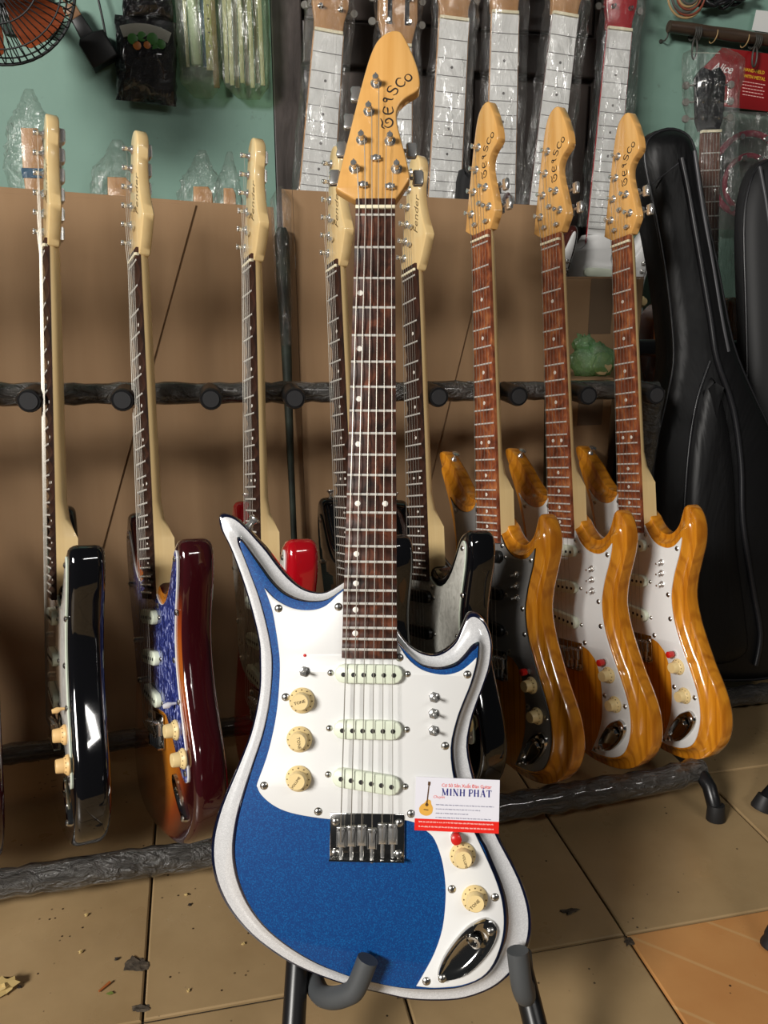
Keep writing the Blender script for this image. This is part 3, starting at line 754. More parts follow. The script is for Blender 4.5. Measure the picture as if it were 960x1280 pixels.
def clear_bag(name, tint, opacity, white=0.25, wr=26):
    m = bpy.data.materials.new(name); m.use_nodes = True; MATS[name] = m
    nt = m.node_tree; nt.nodes.clear()
    out = nt.nodes.new('ShaderNodeOutputMaterial')
    tr = nt.nodes.new('ShaderNodeBsdfTransparent'); tr.inputs['Color'].default_value = (*tint, 1)
    gl = nt.nodes.new('ShaderNodeBsdfGlossy'); gl.inputs['Roughness'].default_value = 0.16
    df = nt.nodes.new('ShaderNodeBsdfDiffuse'); df.inputs['Color'].default_value = (*[min(1, t * 0.9) for t in tint], 1)
    v = coords(nt, (1, 1, 0.30))
    f = noise(nt, v, wr, 5, 0.6, 1.6)
    bp = nt.nodes.new('ShaderNodeBump'); bp.inputs['Strength'].default_value = 1.0; bp.inputs['Distance'].default_value = 0.02
    nt.links.new(f, bp.inputs['Height']); nt.links.new(bp.outputs['Normal'], gl.inputs['Normal']); nt.links.new(bp.outputs['Normal'], df.inputs['Normal'])
    lw = nt.nodes.new('ShaderNodeLayerWeight'); lw.inputs['Blend'].default_value = 0.30
    nt.links.new(bp.outputs['Normal'], lw.inputs['Normal'])
    mr = nt.nodes.new('ShaderNodeMapRange'); mr.inputs['To Min'].default_value = opacity; mr.inputs['To Max'].default_value = min(1.0, opacity + 0.40)
    nt.links.new(lw.outputs['Facing'], mr.inputs['Value'])
    rg = ramp(nt, noise(nt, coords(nt, (1, 1, 0.10)), 62, 3, 0.6, 0.8), [(0.60, (0, 0, 0)), (0.68, (0.42, 0.42, 0.42))])
    mxm = nt.nodes.new('ShaderNodeMath'); mxm.operation = 'MAXIMUM'
    nt.links.new(mr.outputs[0], mxm.inputs[0]); nt.links.new(rg, mxm.inputs[1])
    gd = nt.nodes.new('ShaderNodeMixShader'); gd.inputs['Fac'].default_value = white
    nt.links.new(gl.outputs[0], gd.inputs[1]); nt.links.new(df.outputs[0], gd.inputs[2])
    mx = nt.nodes.new('ShaderNodeMixShader')
    nt.links.new(mxm.outputs[0], mx.inputs['Fac']); nt.links.new(tr.outputs[0], mx.inputs[1]); nt.links.new(gd.outputs[0], mx.inputs[2])
    nt.links.new(mx.outputs[0], out.inputs['Surface'])
clear_bag('clear_plastic', (0.97, 0.97, 0.96), 0.045, 0.06)
clear_bag('green_plastic', (0.86, 0.94, 0.80), 0.10, 0.30)
clear_bag('green_net', (0.45, 0.78, 0.40), 0.30, 0.6)
clear_bag('grey_plastic', (0.80, 0.79, 0.77), 0.10, 0.4)

# ================================================================== ROOM
WY = 1.92
def box_obj(name, lo, hi, mat, bev=0.0, parent=None):
    c = [(a + b) / 2 for a, b in zip(lo, hi)]; d = [b - a for a, b in zip(lo, hi)]
    b = MB()
    if bev: b.prism([(-d[0] / 2, -d[2] / 2), (d[0] / 2, -d[2] / 2), (d[0] / 2, d[2] / 2), (-d[0] / 2, d[2] / 2)], -d[1] / 2, d[1] / 2, bev)
    else: b.box((0, 0, 0), d)
    return link(name, b.mesh(name, [mat]), parent, c)
FX0, FY0, TS = -0.107 - 4 * 0.3055, 0.812 - 4 * 0.306, 0.3055
fl = struct(box_obj('floor', (FX0, FY0, -0.05), (FX0 + 14 * TS, FY0 + 8 * TS, -0.004), 'grout'))
def m_tile(mat):
    h = TS / 2 - 0.0016; b = MB(); r = 0.002
    o = [(-h, -h), (h, -h), (h, h), (-h, h)]
    b.loft([[(x, y, -0.004) for x, y in o], [(x, y, -0.0012) for x, y in o], [(x * (1 - r / h), y * (1 - r / h), 0) for x, y in o]], 0, True, False, True)
    return b.mesh('floor_tile', [mat])
for i in range(14):
    for j in range(8):
        orange = (i == 6 and j == 3)
        t = link('floor_tile', shared(('tile', orange), lambda: m_tile('orange_tile' if orange else 'floor_tile')), fl)
        t.matrix_parent_inverse = Matrix.Identity(4)
        t.location = (FX0 + (i + 0.5) * TS - fl.location.x, FY0 + (j + 0.5) * TS - fl.location.y, random.uniform(-0.0006, 0.0006) + 0.0006 - fl.location.z)
        t.rotation_euler = (0, 0, random.choice((0, 1, 2, 3)) * math.pi / 2 if not orange else 0)
dl, dr = 0.187, 0.985
struct(box_obj('wall_back_left', (FX0, WY, -0.004), (dl, WY + 0.1, 2.7), 'teal_plaster'))
struct(box_obj('wall_back_right', (dr, WY, -0.004), (FX0 + 14 * TS, WY + 0.1, 2.7), 'teal_plaster'))
# an old panelled door leaf behind the hanging guitars
door = struct(box_obj('door_1', (dl, WY + 0.035, -0.004), (dr, WY + 0.09, 2.7), 'old_door'))
def dpiece(nm, x0, x1, z0, z1, y0, y1, mat):
    o = box_obj(nm, (x0, y0, z0), (x1, y1, z1), mat, 0.004, door); o.location = Vector(o.location) - door.location
for x0, x1 in ((dl, dl + 0.065), (0.548, 0.628), (dr - 0.065, dr)): dpiece('door_stile', x0, x1, 0.0, 2.69, WY + 0.002, WY + 0.045, 'old_door')
for z0, z1 in ((0.0, 0.14), (0.62, 0.74), (1.265, 1.345), (2.0, 2.12), (2.57, 2.69)):
    for x0, x1 in ((dl + 0.066, 0.547), (0.629, dr - 0.066)): dpiece('door_rail', x0, x1, z0, z1, WY + 0.006, WY + 0.045, 'old_door')
for z0, z1 in ((0.15, 0.61), (0.75, 1.255), (1.355, 1.99), (2.13, 2.56)):
    for x0, x1 in ((dl + 0.072, 0.541), (0.635, dr - 0.072)): dpiece('door_panel', x0, x1, z0, z1, WY + 0.024, WY + 0.045, 'old_door_panel')

# ================================================================== RACK
def rack_y(x): return 1.288 + 0.066 * (x + 0.2)
def rack_z(x): return 0.668 - 0.030 * (x + 0.25)
def m_wrapped(pts, r, n=14, amp=0.10):
    P = [Vector(p) for p in pts]; tot = sum((P[i + 1] - P[i]).length for i in range(len(P) - 1)); N_ = max(8, int(tot / 0.016))
    res = []; rr = []
    for k in range(N_ + 1):
        d = tot * k / N_; i = 0
        while i < len(P) - 2 and d > (P[i + 1] - P[i]).length: d -= (P[i + 1] - P[i]).length; i += 1
        res.append(P[i].lerp(P[i + 1], min(1, d / max(1e-6, (P[i + 1] - P[i]).length)))); rr.append(r * (1 + random.uniform(-amp, amp)))
    b = MB().tube(res, rr, n)
    b.v = [tuple(Vector(p) + Vector((0, random.uniform(-1, 1), random.uniform(-1, 1))) * r * 0.06) for p in b.v]
    return b
rack = thing('guitar_rack', 'black padded guitar rack wrapped in plastic film holding eight guitars', 'guitar rack', (0, 1.2, 0))
def RK(nm, b, mats, sm=50):
    b.v = [(x, y - 1.2, z) for x, y, z in b.v]
    return link(nm, b.mesh(nm, mats, sm), rack)
ends = (-0.95, 0.775)
RK('front_rail', m_wrapped([(-0.95, 1.016, 0.050), (0.3, 1.032, 0.050), (0.70, 1.048, 0.051), (0.765, 1.058, 0.056)], 0.0205), ['wrapped_padding'])
RK('rear_rail', m_wrapped([(-0.95, 1.300, 0.073), (0.74, 1.350, 0.073)], 0.0175), ['wrapped_padding'])
RK('neck_rail', m_wrapped([(-0.95, rack_y(-0.95), rack_z(-0.95)), (0.80, rack_y(0.80), rack_z(0.80))], 0.0165), ['wrapped_padding'])
for px in (35, 152, 263, 368, 462, 548, 648, 735, 820):
    p = at(px, 487, 1.222 + 0.066 * (at(px, 487, 1.25).x + 0.2))
    y1 = rack_y(p.x); zc = rack_z(p.x)
    b = MB().lathe([(0.0150, -0.004), (0.0165, 0.0), (0.0165, 0.004), (0.0160, y1 - p.y)], 20, (p.x, p.y, zc), (0, 1, 0.0))
    b.lathe([(0.0118, -0.0055), (0.0122, -0.004), (0.0118, 0.002)], 20, (p.x, p.y, zc), (0, 1, 0), 1)
    RK('peg', b, ['tube_black', 'peg_face'])
for ex in ends:
    sgn = 1 if ex > 0 else -1
    y1 = rack_y(ex)
    RK('end_post', m_wrapped([(ex + 0.015, y1 + 0.002, rack_z(ex)), (ex + 0.012, y1 + 0.008, 0.50), (ex - 0.010, y1 + 0.025, 0.10)], 0.024, amp=0.05), ['wrapped_padding'])
    f = RK('foot', MB().tube([(ex - 0.005, 1.40, 0.030), (ex - 0.010, 1.30, 0.046), (ex - 0.016, 1.10, 0.056), (ex - 0.016, 1.045, 0.055), (ex - 0.015, 1.022, 0.045), (ex - 0.014, 1.006, 0.022), (ex - 0.013, 1.000, 0.003)], 0.0115, 14), ['tube_black'])
    link('rubber_cap', MB().lathe([(0.0128, 0.026), (0.0135, 0.022), (0.0150, 0.001), (0.0145, 0.0)], 16, (ex - 0.013, 1.000 - 1.2, 0.0), (0, 0.12, 1)).mesh('rubber_cap', ['rubber_black'], 40), f)

# second rack standing to the right, it holds the gig bags
rack2 = thing('guitar_rack', 'black guitar rack behind and under the black gig bags', 'guitar rack', (1.2, 1.3, 0))
def RK2(nm, b, mats):
    b.v = [(x - 1.2, y - 1.3, z) for x, y, z in b.v]
    return link(nm, b.mesh(nm, mats, 50), rack2)
RK2('front_rail', m_wrapped([(0.87, 1.300, 0.030), (1.70, 1.320, 0.030)], 0.020), ['wrapped_padding'])
RK2('rear_rail', m_wrapped([(0.87, 1.50, 0.055), (1.70, 1.53, 0.055)], 0.019), ['wrapped_padding'])
RK2('neck_rail', MB().tube([(0.862, 1.612, 0.690), (1.70, 1.630, 0.672)], 0.017, 14), ['tube_black'])
for x in (0.872, 1.69):
    RK2('end_post', MB().tube([(x, 1.615, 0.69), (x, 1.60, 0.30), (x, 1.56, 0.02)], 0.014, 12), ['tube_black'])
    RK2('foot', MB().tube([(x, 1.58, 0.016), (x, 1.30, 0.022), (x, 1.26, 0.013)], 0.0125, 12), ['tube_black'])

# ================================================================== FLOOR STAND UNDER THE BLUE GUITAR
def FL(x, y, z): return FBASE + (FM @ Vector((x, y, z + ZB)))
so = Vector((FBASE.x, FBASE.y + 0.10, 0))
stand = thing('guitar_stand', 'low black guitar stand with grey rubber arms under the blue guitar', 'guitar stand', so)
def ST(nm, b, mats):
    b.v = [tuple(Vector(p) - so) for p in b.v]
    return link(nm, b.mesh(nm, mats, 50), stand)
yl = [FL(-0.062, 0.085, -0.800), FL(-0.058, 0.058, -0.815), FL(-0.048, 0.034, -0.821), FL(-0.034, 0.012, -0.815), FL(-0.018, 0.000, -0.806), FL(-0.008, -0.005, -0.796), FL(0.003, -0.008, -0.768)]
yr = [FL(0.168, 0.090, -0.800), FL(0.166, 0.060, -0.812), FL(0.163, 0.032, -0.812), FL(0.160, 0.010, -0.806), FL(0.1555, 0.001, -0.792), FL(0.151, -0.004, -0.758)]
for y in (yl, yr):
    p = catmull(y, 4)
    ST('support_arm', MB().tube(p, 0.0108, 14), ['rubber_grey'])
hinge = FL(0.055, 0.115, -0.56)
LL = FL(-0.074, 0.060, -0.772); LR = FL(0.160, 0.060, -0.790)
for top, foot in ((LL, Vector((0.035, 0.590, 0.013))), (LR, Vector((0.300, 0.530, 0.013)))):
    b = MB().tube([hinge + (top - hinge) * 0.0, top, foot], 0.0125, 14)
    lg = ST('leg', b, ['tube_black'])
    link('rubber_cap', MB().tube([foot - so + (top - foot).normalized() * 0.03, foot - so - Vector((0, 0, 0.012))], 0.0145, 12).mesh('rubber_cap', ['rubber_black'], 50), lg)
rf = Vector((hinge.x + 0.02, min(hinge.y + 0.26, 0.965), 0.013))
lg = ST('leg', MB().tube([hinge, rf], 0.011, 12), ['tube_black'])
ST('hinge', MB().lathe([(0.016, -0.012), (0.018, -0.010), (0.018, 0.010), (0.016, 0.012)], 16, hinge, (1, 0, 0)), ['rubber_black'])

# ================================================================== BUSINESS CARD
plain('card_white', (0.78, 0.77, 0.84), 0.35)
plain('card_red', (0.80, 0.02, 0.012), 0.35)
plain('print_blue', (0.020, 0.022, 0.20), 0.4)
plain('print_red', (0.75, 0.05, 0.03), 0.4)
plain('print_grey', (0.22, 0.22, 0.32), 0.5)
plain('print_pink', (0.92, 0.55, 0.50), 0.4)
plain('print_amber', (0.78, 0.42, 0.07), 0.4)
plain('print_brown', (0.10, 0.045, 0.015), 0.4)
cw, ch = 0.0853, 0.0530
cc = FL(0.0912, 0.0040, -0.6212)
card = tag(link('business_card', MB().prism([(-cw / 2, -ch / 2), (cw / 2, -ch / 2), (cw / 2, ch / 2), (-cw / 2, ch / 2)], -0.00025, 0.00025).mesh('business_card', ['card_white']), None, cc, (FM @ Matrix.Rotation(R(1.2), 4, 'Y')).to_euler()),
           'white and red guitar shop business card propped on the blue guitar', 'card')
yy = -0.00032
def cpart(nm, b, mats): return link(nm, b.mesh(nm, mats), card)
band = cpart('red_band', MB().prism([(-cw / 2, -ch / 2), (cw / 2, -ch / 2), (cw / 2, -ch / 2 + 0.0117), (-cw / 2, -ch / 2 + 0.0117)], yy, -0.0002), ['card_red'])
def ctext(s, size, mat, x, z, bold=0.0, shear=0.0, sp=1.0, align='LEFT', wid=None):
    me = text_mesh(s, size, mat, shear, bold, align, 0.00004, sp)
    if wid:
        xs = [v.co.x for v in me.vertices]; k = wid / (max(xs) - min(xs)); me.transform(Matrix.Diagonal((k, 1, 1, 1)))
    face_front(me, 0, (x, z), yy - 0.00005)
    return link('lettering', me, card)
ctext('Cơ Sở Sản Xuất Đàn Guitar', 0.0046, 'print_red', -0.0162, 0.0176, 0.00005, wid=0.0505)
# serif capitals of the shop name
def serif(word, x, z, h, adv, mat):
    b = MB(); th, tn, sf = 0.20 * h, 0.07 * h, 0.05 * h
    def ln(x0, z0, x1, z1, w): stroke(b, [(x0, z0), (x1, z1)], w, yy - 0.0001, th=0.00008)
    for c, wd in word:
        w = wd * h
        def stem(u, t=th, s=0.13):
            ln(x + u, z, x + u, z + h, t)
            for zz in (z + sf / 2, z + h - sf / 2): ln(x + u - s * h, zz, x + u + s * h, zz, sf)
        if c == 'I': stem(w / 2)
        elif c == 'H': stem(0.16 * h); stem(w - 0.16 * h); ln(x + 0.16 * h, z + h / 2, x + w - 0.16 * h, z + h / 2, tn)
        elif c == 'N': stem(0.14 * h, tn); stem(w - 0.14 * h, tn); ln(x + 0.10 * h, z + h, x + w - 0.14 * h, z, th)
        elif c == 'M': stem(0.14 * h, tn); stem(w - 0.16 * h, th); ln(x + 0.14 * h, z + h, x + w / 2, z + 0.05 * h, th * 0.9); ln(x + w / 2, z + 0.05 * h, x + w - 0.16 * h, z + h, tn)
        elif c == 'P':
            stem(0.16 * h); stroke(b, catmull([(x + 0.16 * h, z + 0.97 * h), (x + 0.50 * h, z + 0.95 * h), (x + 0.60 * h, z + 0.74 * h), (x + 0.48 * h, z + 0.50 * h), (x + 0.16 * h, z + 0.47 * h)], 4), 0.11 * h, yy - 0.0001, th=0.00008)
        elif c == 'T': stem(w / 2); ln(x + 0.02 * h, z + 0.96 * h, x + w - 0.02 * h, z + 0.96 * h, tn); ln(x + 0.04 * h, z + h, x + 0.04 * h, z + 0.76 * h, tn); ln(x + w - 0.04 * h, z + h, x + w - 0.04 * h, z + 0.76 * h, tn)
        elif c == 'A':
            ln(x + 0.10 * h, z, x + w / 2, z + h, tn); ln(x + w / 2, z + h, x + w - 0.12 * h, z, th); ln(x + 0.2 * h, z + 0.34 * h, x + w - 0.2 * h, z + 0.34 * h, tn)
            for u in (0.10 * h, w - 0.12 * h): ln(x + u - 0.13 * h, z + sf / 2, x + u + 0.13 * h, z + sf / 2, sf)
            ln(x + w / 2, z + 1.1 * h, x + w / 2 + 0.16 * h, z + 1.32 * h, 0.09 * h)
        x += w + adv * h
    return cpart('lettering', b, [mat])
serif([('M', 1.0), ('I', 0.36), ('N', 0.82), ('H', 0.82), (' ', 0.20), ('P', 0.62), ('H', 0.82), ('A', 0.78), ('T', 0.72)], -0.0160, 0.0090, 0.0070, 0.135, 'print_blue')
ctext('Chuyên', 0.0038, 'print_red', -0.0248, 0.0062, 0, 0.3)
# small unreadable print: rows of word-sized marks
def words(z, x0, x1, h, mat, seed):
    rnd = random.Random(seed); b = MB(); x = x0
    while x < x1:
        w = min(rnd.uniform(0.0012, 0.0042), x1 - x)
        k = max(1, int(w / 0.0006))
        for i in range(k): stroke(b, [(x + i * w / k, z + rnd.uniform(0, 0.2) * h), (x + (i + 0.7) * w / k, z + rnd.uniform(0.0, 0.3) * h)], h * rnd.uniform(0.6, 1.0), yy - 0.0001, th=0.00008)
        x += w + 0.0007
    cpart('small_print', b, [mat])
for k, (z, x1) in enumerate(((-0.0005, 0.0375), (-0.0047, 0.0235), (-0.0089, 0.0115), (-0.0131, 0.0345))): words(z, -0.0215, x1, 0.0011, 'print_grey', k)
for k, z in enumerate((-0.0180, -0.0226)): words(z, -0.0385, 0.0375, 0.0016, 'print_pink', 20 + k)
b = MB()
go = catmull([(-0.0330, 0.0010), (-0.0305, 0.0042), (-0.0270, 0.0035), (-0.0262, 0.0000), (-0.0245, -0.0040), (-0.0258, -0.0095), (-0.0310, -0.0118), (-0.0368, -0.0098), (-0.0385, -0.0050), (-0.0362, -0.0010)], 4, True)
b.prism(go, yy - 0.00006, yy + 0.0001, 0, (0, 1, 0))
for q, r_ in (((-0.0307, -0.0008), 0.0017),): b.prism([(q[0] + r_ * math.cos(a * 0.5236), q[1] + r_ * math.sin(a * 0.5236)) for a in range(12)], yy - 0.0001, yy, 0, (1, 1, 1))
stroke(b, [(-0.0307, 0.0), (-0.0290, 0.0190)], 0.0013, yy - 0.0001, 1, 0.00008); stroke(b, [(-0.0290, 0.0185), (-0.0287, 0.0222)], 0.0026, yy - 0.0001, 1, 0.00008); stroke(b, [(-0.0338, -0.0056), (-0.0290, -0.0060)], 0.0009, yy - 0.0001, 1, 0.00008)
cpart('printed_guitar', b, ['print_amber', 'print_brown'])

# ================================================================== CARDBOARD SHEETS AND CARTONS
def on_plane(px, py, p0, up):
    v = _r * ((px - 480) / FPX) - _u * ((py - 640) / FPX) + _f
    n = Vector((0, up.z, -up.y)).normalized(); o = Vector((0, 0, CAMH))
    return o + v * ((p0 - o).dot(n) / v.dot(n))
CU = Vector((0, 0.095, 0.97)).normalized()
def sheet(label, pts, p0, th=0.003, mat='cardboard', grp='cardboard sheets leaning behind the rack'):
    """pts: (x, height along the sheet)"""
    me = MB().prism(pts, 0, th, 0.0008).mesh('cardboard_sheet', [mat])
    o = link('cardboard_sheet', me, None, p0, (-math.atan2(CU.y, CU.z), 0, 0))
    return tag(o, label, 'cardboard', grp)
def pl(px, py, p0):
    P = on_plane(px, py, p0, CU); return (P.x, (P - p0).dot(CU))
p1 = Vector((0, 1.475, 0)); p2 = Vector((0, 1.4788, 0)); p3 = Vector((0, 1.466, 0)); p4_ = Vector((0, 1.4698, 0))
a, b_ = pl(245, 256, p1), pl(135, 660, p1)
e = (b_[0] + (b_[0] - a[0]) / (a[1] - b_[1]) * b_[1], 0.0)
sheet('brown cardboard sheet with slanted edge behind the black and sunburst guitars', [(-1.0, 0), e, a, (-1.0, a[1] + 0.045)], p1)
t = pl(342, 259, p2); s = pl(200, 250, p2)
sheet('brown cardboard sheet behind the red guitar, half under another sheet', [(-0.55, 0), (t[0] + 0.012, 0), t, (-0.55, s[1] + 0.03)], p2)
a, b_ = pl(612, 300, p3), pl(548, 560, p3); tl = pl(366, 237, p3)
k = (a[0] - b_[0]) / (a[1] - b_[1])
top = tl[1] - 0.012
sheet('brown cardboard sheet with slanted edge behind the blue guitar neck', [(tl[0], 0), (b_[0] - k * b_[1], 0), (a[0] + k * (top - a[1]), top), (tl[0], tl[1])], p3)
q = pl(684, 257, p4_)
sheet('brown cardboard sheet behind the amber guitars, half under another sheet', [(tl[0] + 0.05, 0), (q[0], 0), q, (tl[0] + 0.05, tl[1] - 0.006)], p4_)
g0 = pl(352, 236, p3)
o = sheet('narrow upright cardboard strip beside the dark wrapped pole', [(g0[0], 0), (tl[0] - 0.0004, 0), (tl[0] - 0.0004, tl[1]), (g0[0], g0[1])], p3, 0.003)

def carton(label, lo, hi, mat='carton_brown'):
    c = ((lo[0] + hi[0]) / 2, (lo[1] + hi[1]) / 2, lo[2]); d = [hi[i] - lo[i] for i in range(3)]
    t = thing('cardboard_carton', label, 'box', c)
    b = MB().prism([(-d[0] / 2, 0), (d[0] / 2, 0), (d[0] / 2, d[2] - 0.003), (-d[0] / 2, d[2] - 0.003)], -d[1] / 2, d[1] / 2, 0.003)
    link('body', b.mesh('carton_body', [mat]), t)
    for s in (-1, 1): link('flap', MB().box((0, s * (d[1] / 4 + 0.0006), d[2] - 0.0012), (d[0] - 0.002, d[1] / 2 - 0.003, 0.003)).mesh('flap', [mat]), t)
    link('tape', MB().box((0, -d[1] / 2 - 0.0004, d[2] * 0.93), (0.05, 0.0006, d[2] * 0.13)).mesh('tape', ['tape']), t)
    return t
plain('tape', (0.16, 0.11, 0.07), 0.25)
c0 = at(700, 346, 1.60); c1 = at(806, 346, 1.60)
carton('tall brown carton behind the necks of the amber guitars', (c0.x, 1.60, 0), (c1.x, 1.74, c0.z), 'carton_brown')
d0 = at(713, 470, 1.44); d1 = at(768, 470, 1.44)
carton('narrow dark brown carton with green net bag on top', (d0.x, 1.44, 0), (d1.x, 1.56, d0.z - 0.006), 'carton_brown')
# green net bag with a wooden disc in it
noisy('pale_wood', [(0.3, (0.50, 0.36, 0.17)), (0.7, (0.62, 0.46, 0.24))], (4, 4, 20), 3, 4, 0, 0.5)
gb = at(742, 440, 1.485); gz = d0.z - 0.006
def lump(c, rx, ry, rz, seed, n=18, m=12, amp=0.16, zmin=None):
    rnd = random.Random(seed); b = MB(); ph = [(rnd.uniform(0, 6.28), rnd.randint(2, 6), rnd.randint(2, 5)) for _ in range(5)]
    rings = []
    for j in range(1, m):
        th = math.pi * j / m; ring = []
        for i in range(n):
            a = 2 * math.pi * i / n
            k = 1 + amp * sum(math.sin(p + f1 * a) * math.cos(f2 * th) for p, f1, f2 in ph) / 2 + rnd.uniform(-amp, amp) * 0.3
            z = c[2] + rz * math.cos(th) * k
            if zmin is not None: z = max(zmin, z)
            ring.append((c[0] + rx * math.sin(th) * math.cos(a) * k, c[1] + ry * math.sin(th) * math.sin(a) * k, z))
        rings.append(ring)
    return b.loft(rings, 0, True, True, True)
t = thing('net_bag', 'crumpled green plastic bag with a round wooden disc on dark carton', 'bag', (gb.x, gb.y, gz))
link('bag', lump((0, 0, 0.028), 0.044, 0.034, 0.034, 3, amp=0.2, zmin=0.0005).mesh('bag', ['green_net'], 60), t)
link('bag_tie', lump((-0.022, -0.004, 0.060), 0.020, 0.014, 0.018, 9, 12, 8, 0.4).mesh('bag_tie', ['green_net'], 60), t)
link('wooden_disc', MB().lathe([(0.018, -0.008), (0.021, -0.005), (0.021, 0.008), (0.017, 0.010)], 24, (0.008, -0.016, 0.024), (0.1, -1, 0.1)).mesh('wooden_disc', ['pale_wood'], 40), t)

# dark pole wrapped in film, leaning in the gap between the sheets
noisy('dark_green_cloth', [(0.35, (0.010, 0.014, 0.010)), (0.7, (0.035, 0.050, 0.036))], (1, 1, 1), 22, 4, 0, 0.6, 0, 0, 0.4, 0.004)
pt = at(352, 285, 1.540); pb = at(375, 860, 1.440)
pb = Vector((pt.x + (pb.x - pt.x) * pt.z / (pt.z - pb.z), pt.y + (pb.y - pt.y) * pt.z / (pt.z - pb.z), 0.0))
ax = pt - pb
t = thing('wrapped_pole', 'dark tapering pole in clear film leaning between cardboard sheets', 'pole', pb)
link('shaft', MB().tube([Vector((0, 0, 0.0)), ax * 0.55, ax * 0.80, ax * 0.90, ax * 0.985, ax], [0.0052, 0.0058, 0.0095, 0.0125, 0.0130, 0.008], 14).mesh('shaft', ['dark_green_cloth'], 50), t)
link('film', MB().tube([ax * 0.78, ax * 0.88, ax * 0.98, ax * 1.05, ax * 1.075], [0.0105, 0.0150, 0.0170, 0.0190, 0.004], 12).mesh('film', ['clear_plastic'], 60), t)

# ================================================================== GUITARS HANGING IN CLEAR BAGS ON THE DOOR
plain('button_horn', (0.20, 0.19, 0.17), 0.6)
plain('white_film', (0.76, 0.76, 0.75), 0.32)
plain('film_line', (0.16, 0.15, 0.15), 0.5)
plain('brown_gloss', (0.060, 0.014, 0.010), 0.15, 0, 1.0)
plain('red_paint', (0.40, 0.010, 0.016), 0.25, 0, 0.6)
noisy('raw_wood', [(0.3, (0.42, 0.21, 0.085)), (0.7, (0.53, 0.29, 0.125))], (50, 50, 4), 1.5, 4, 0, 0.4, 0, 0.2)
HOOK_Z = 1.62
def wrinkle_bag(path, wid, dep, mat, seed, n=20, amp=0.10):
    """loose closed bag round a path; wid / dep lists"""
    rnd = random.Random(seed); P = [Vector(p) for p in path]; K = 26; rings = []
    for k in range(K + 1):
        u = k / K * (len(P) - 1); i = min(int(u), len(P) - 2); f = u - i
        c = P[i].lerp(P[i + 1], f); w = wid[i] + (wid[i + 1] - wid[i]) * f; d = dep[i] + (dep[i + 1] - dep[i]) * f
        ring = []
        for j in range(n):
            a = 2 * math.pi * j / n; s = 1 + rnd.uniform(-amp, amp)
            ring.append((c.x + w * math.copysign(abs(math.cos(a)) ** 0.8, math.cos(a)) * s, c.y + d * math.sin(a) * s, c.z))
        rings.append(ring)
    return MB().loft(rings, 0, True, True, True)
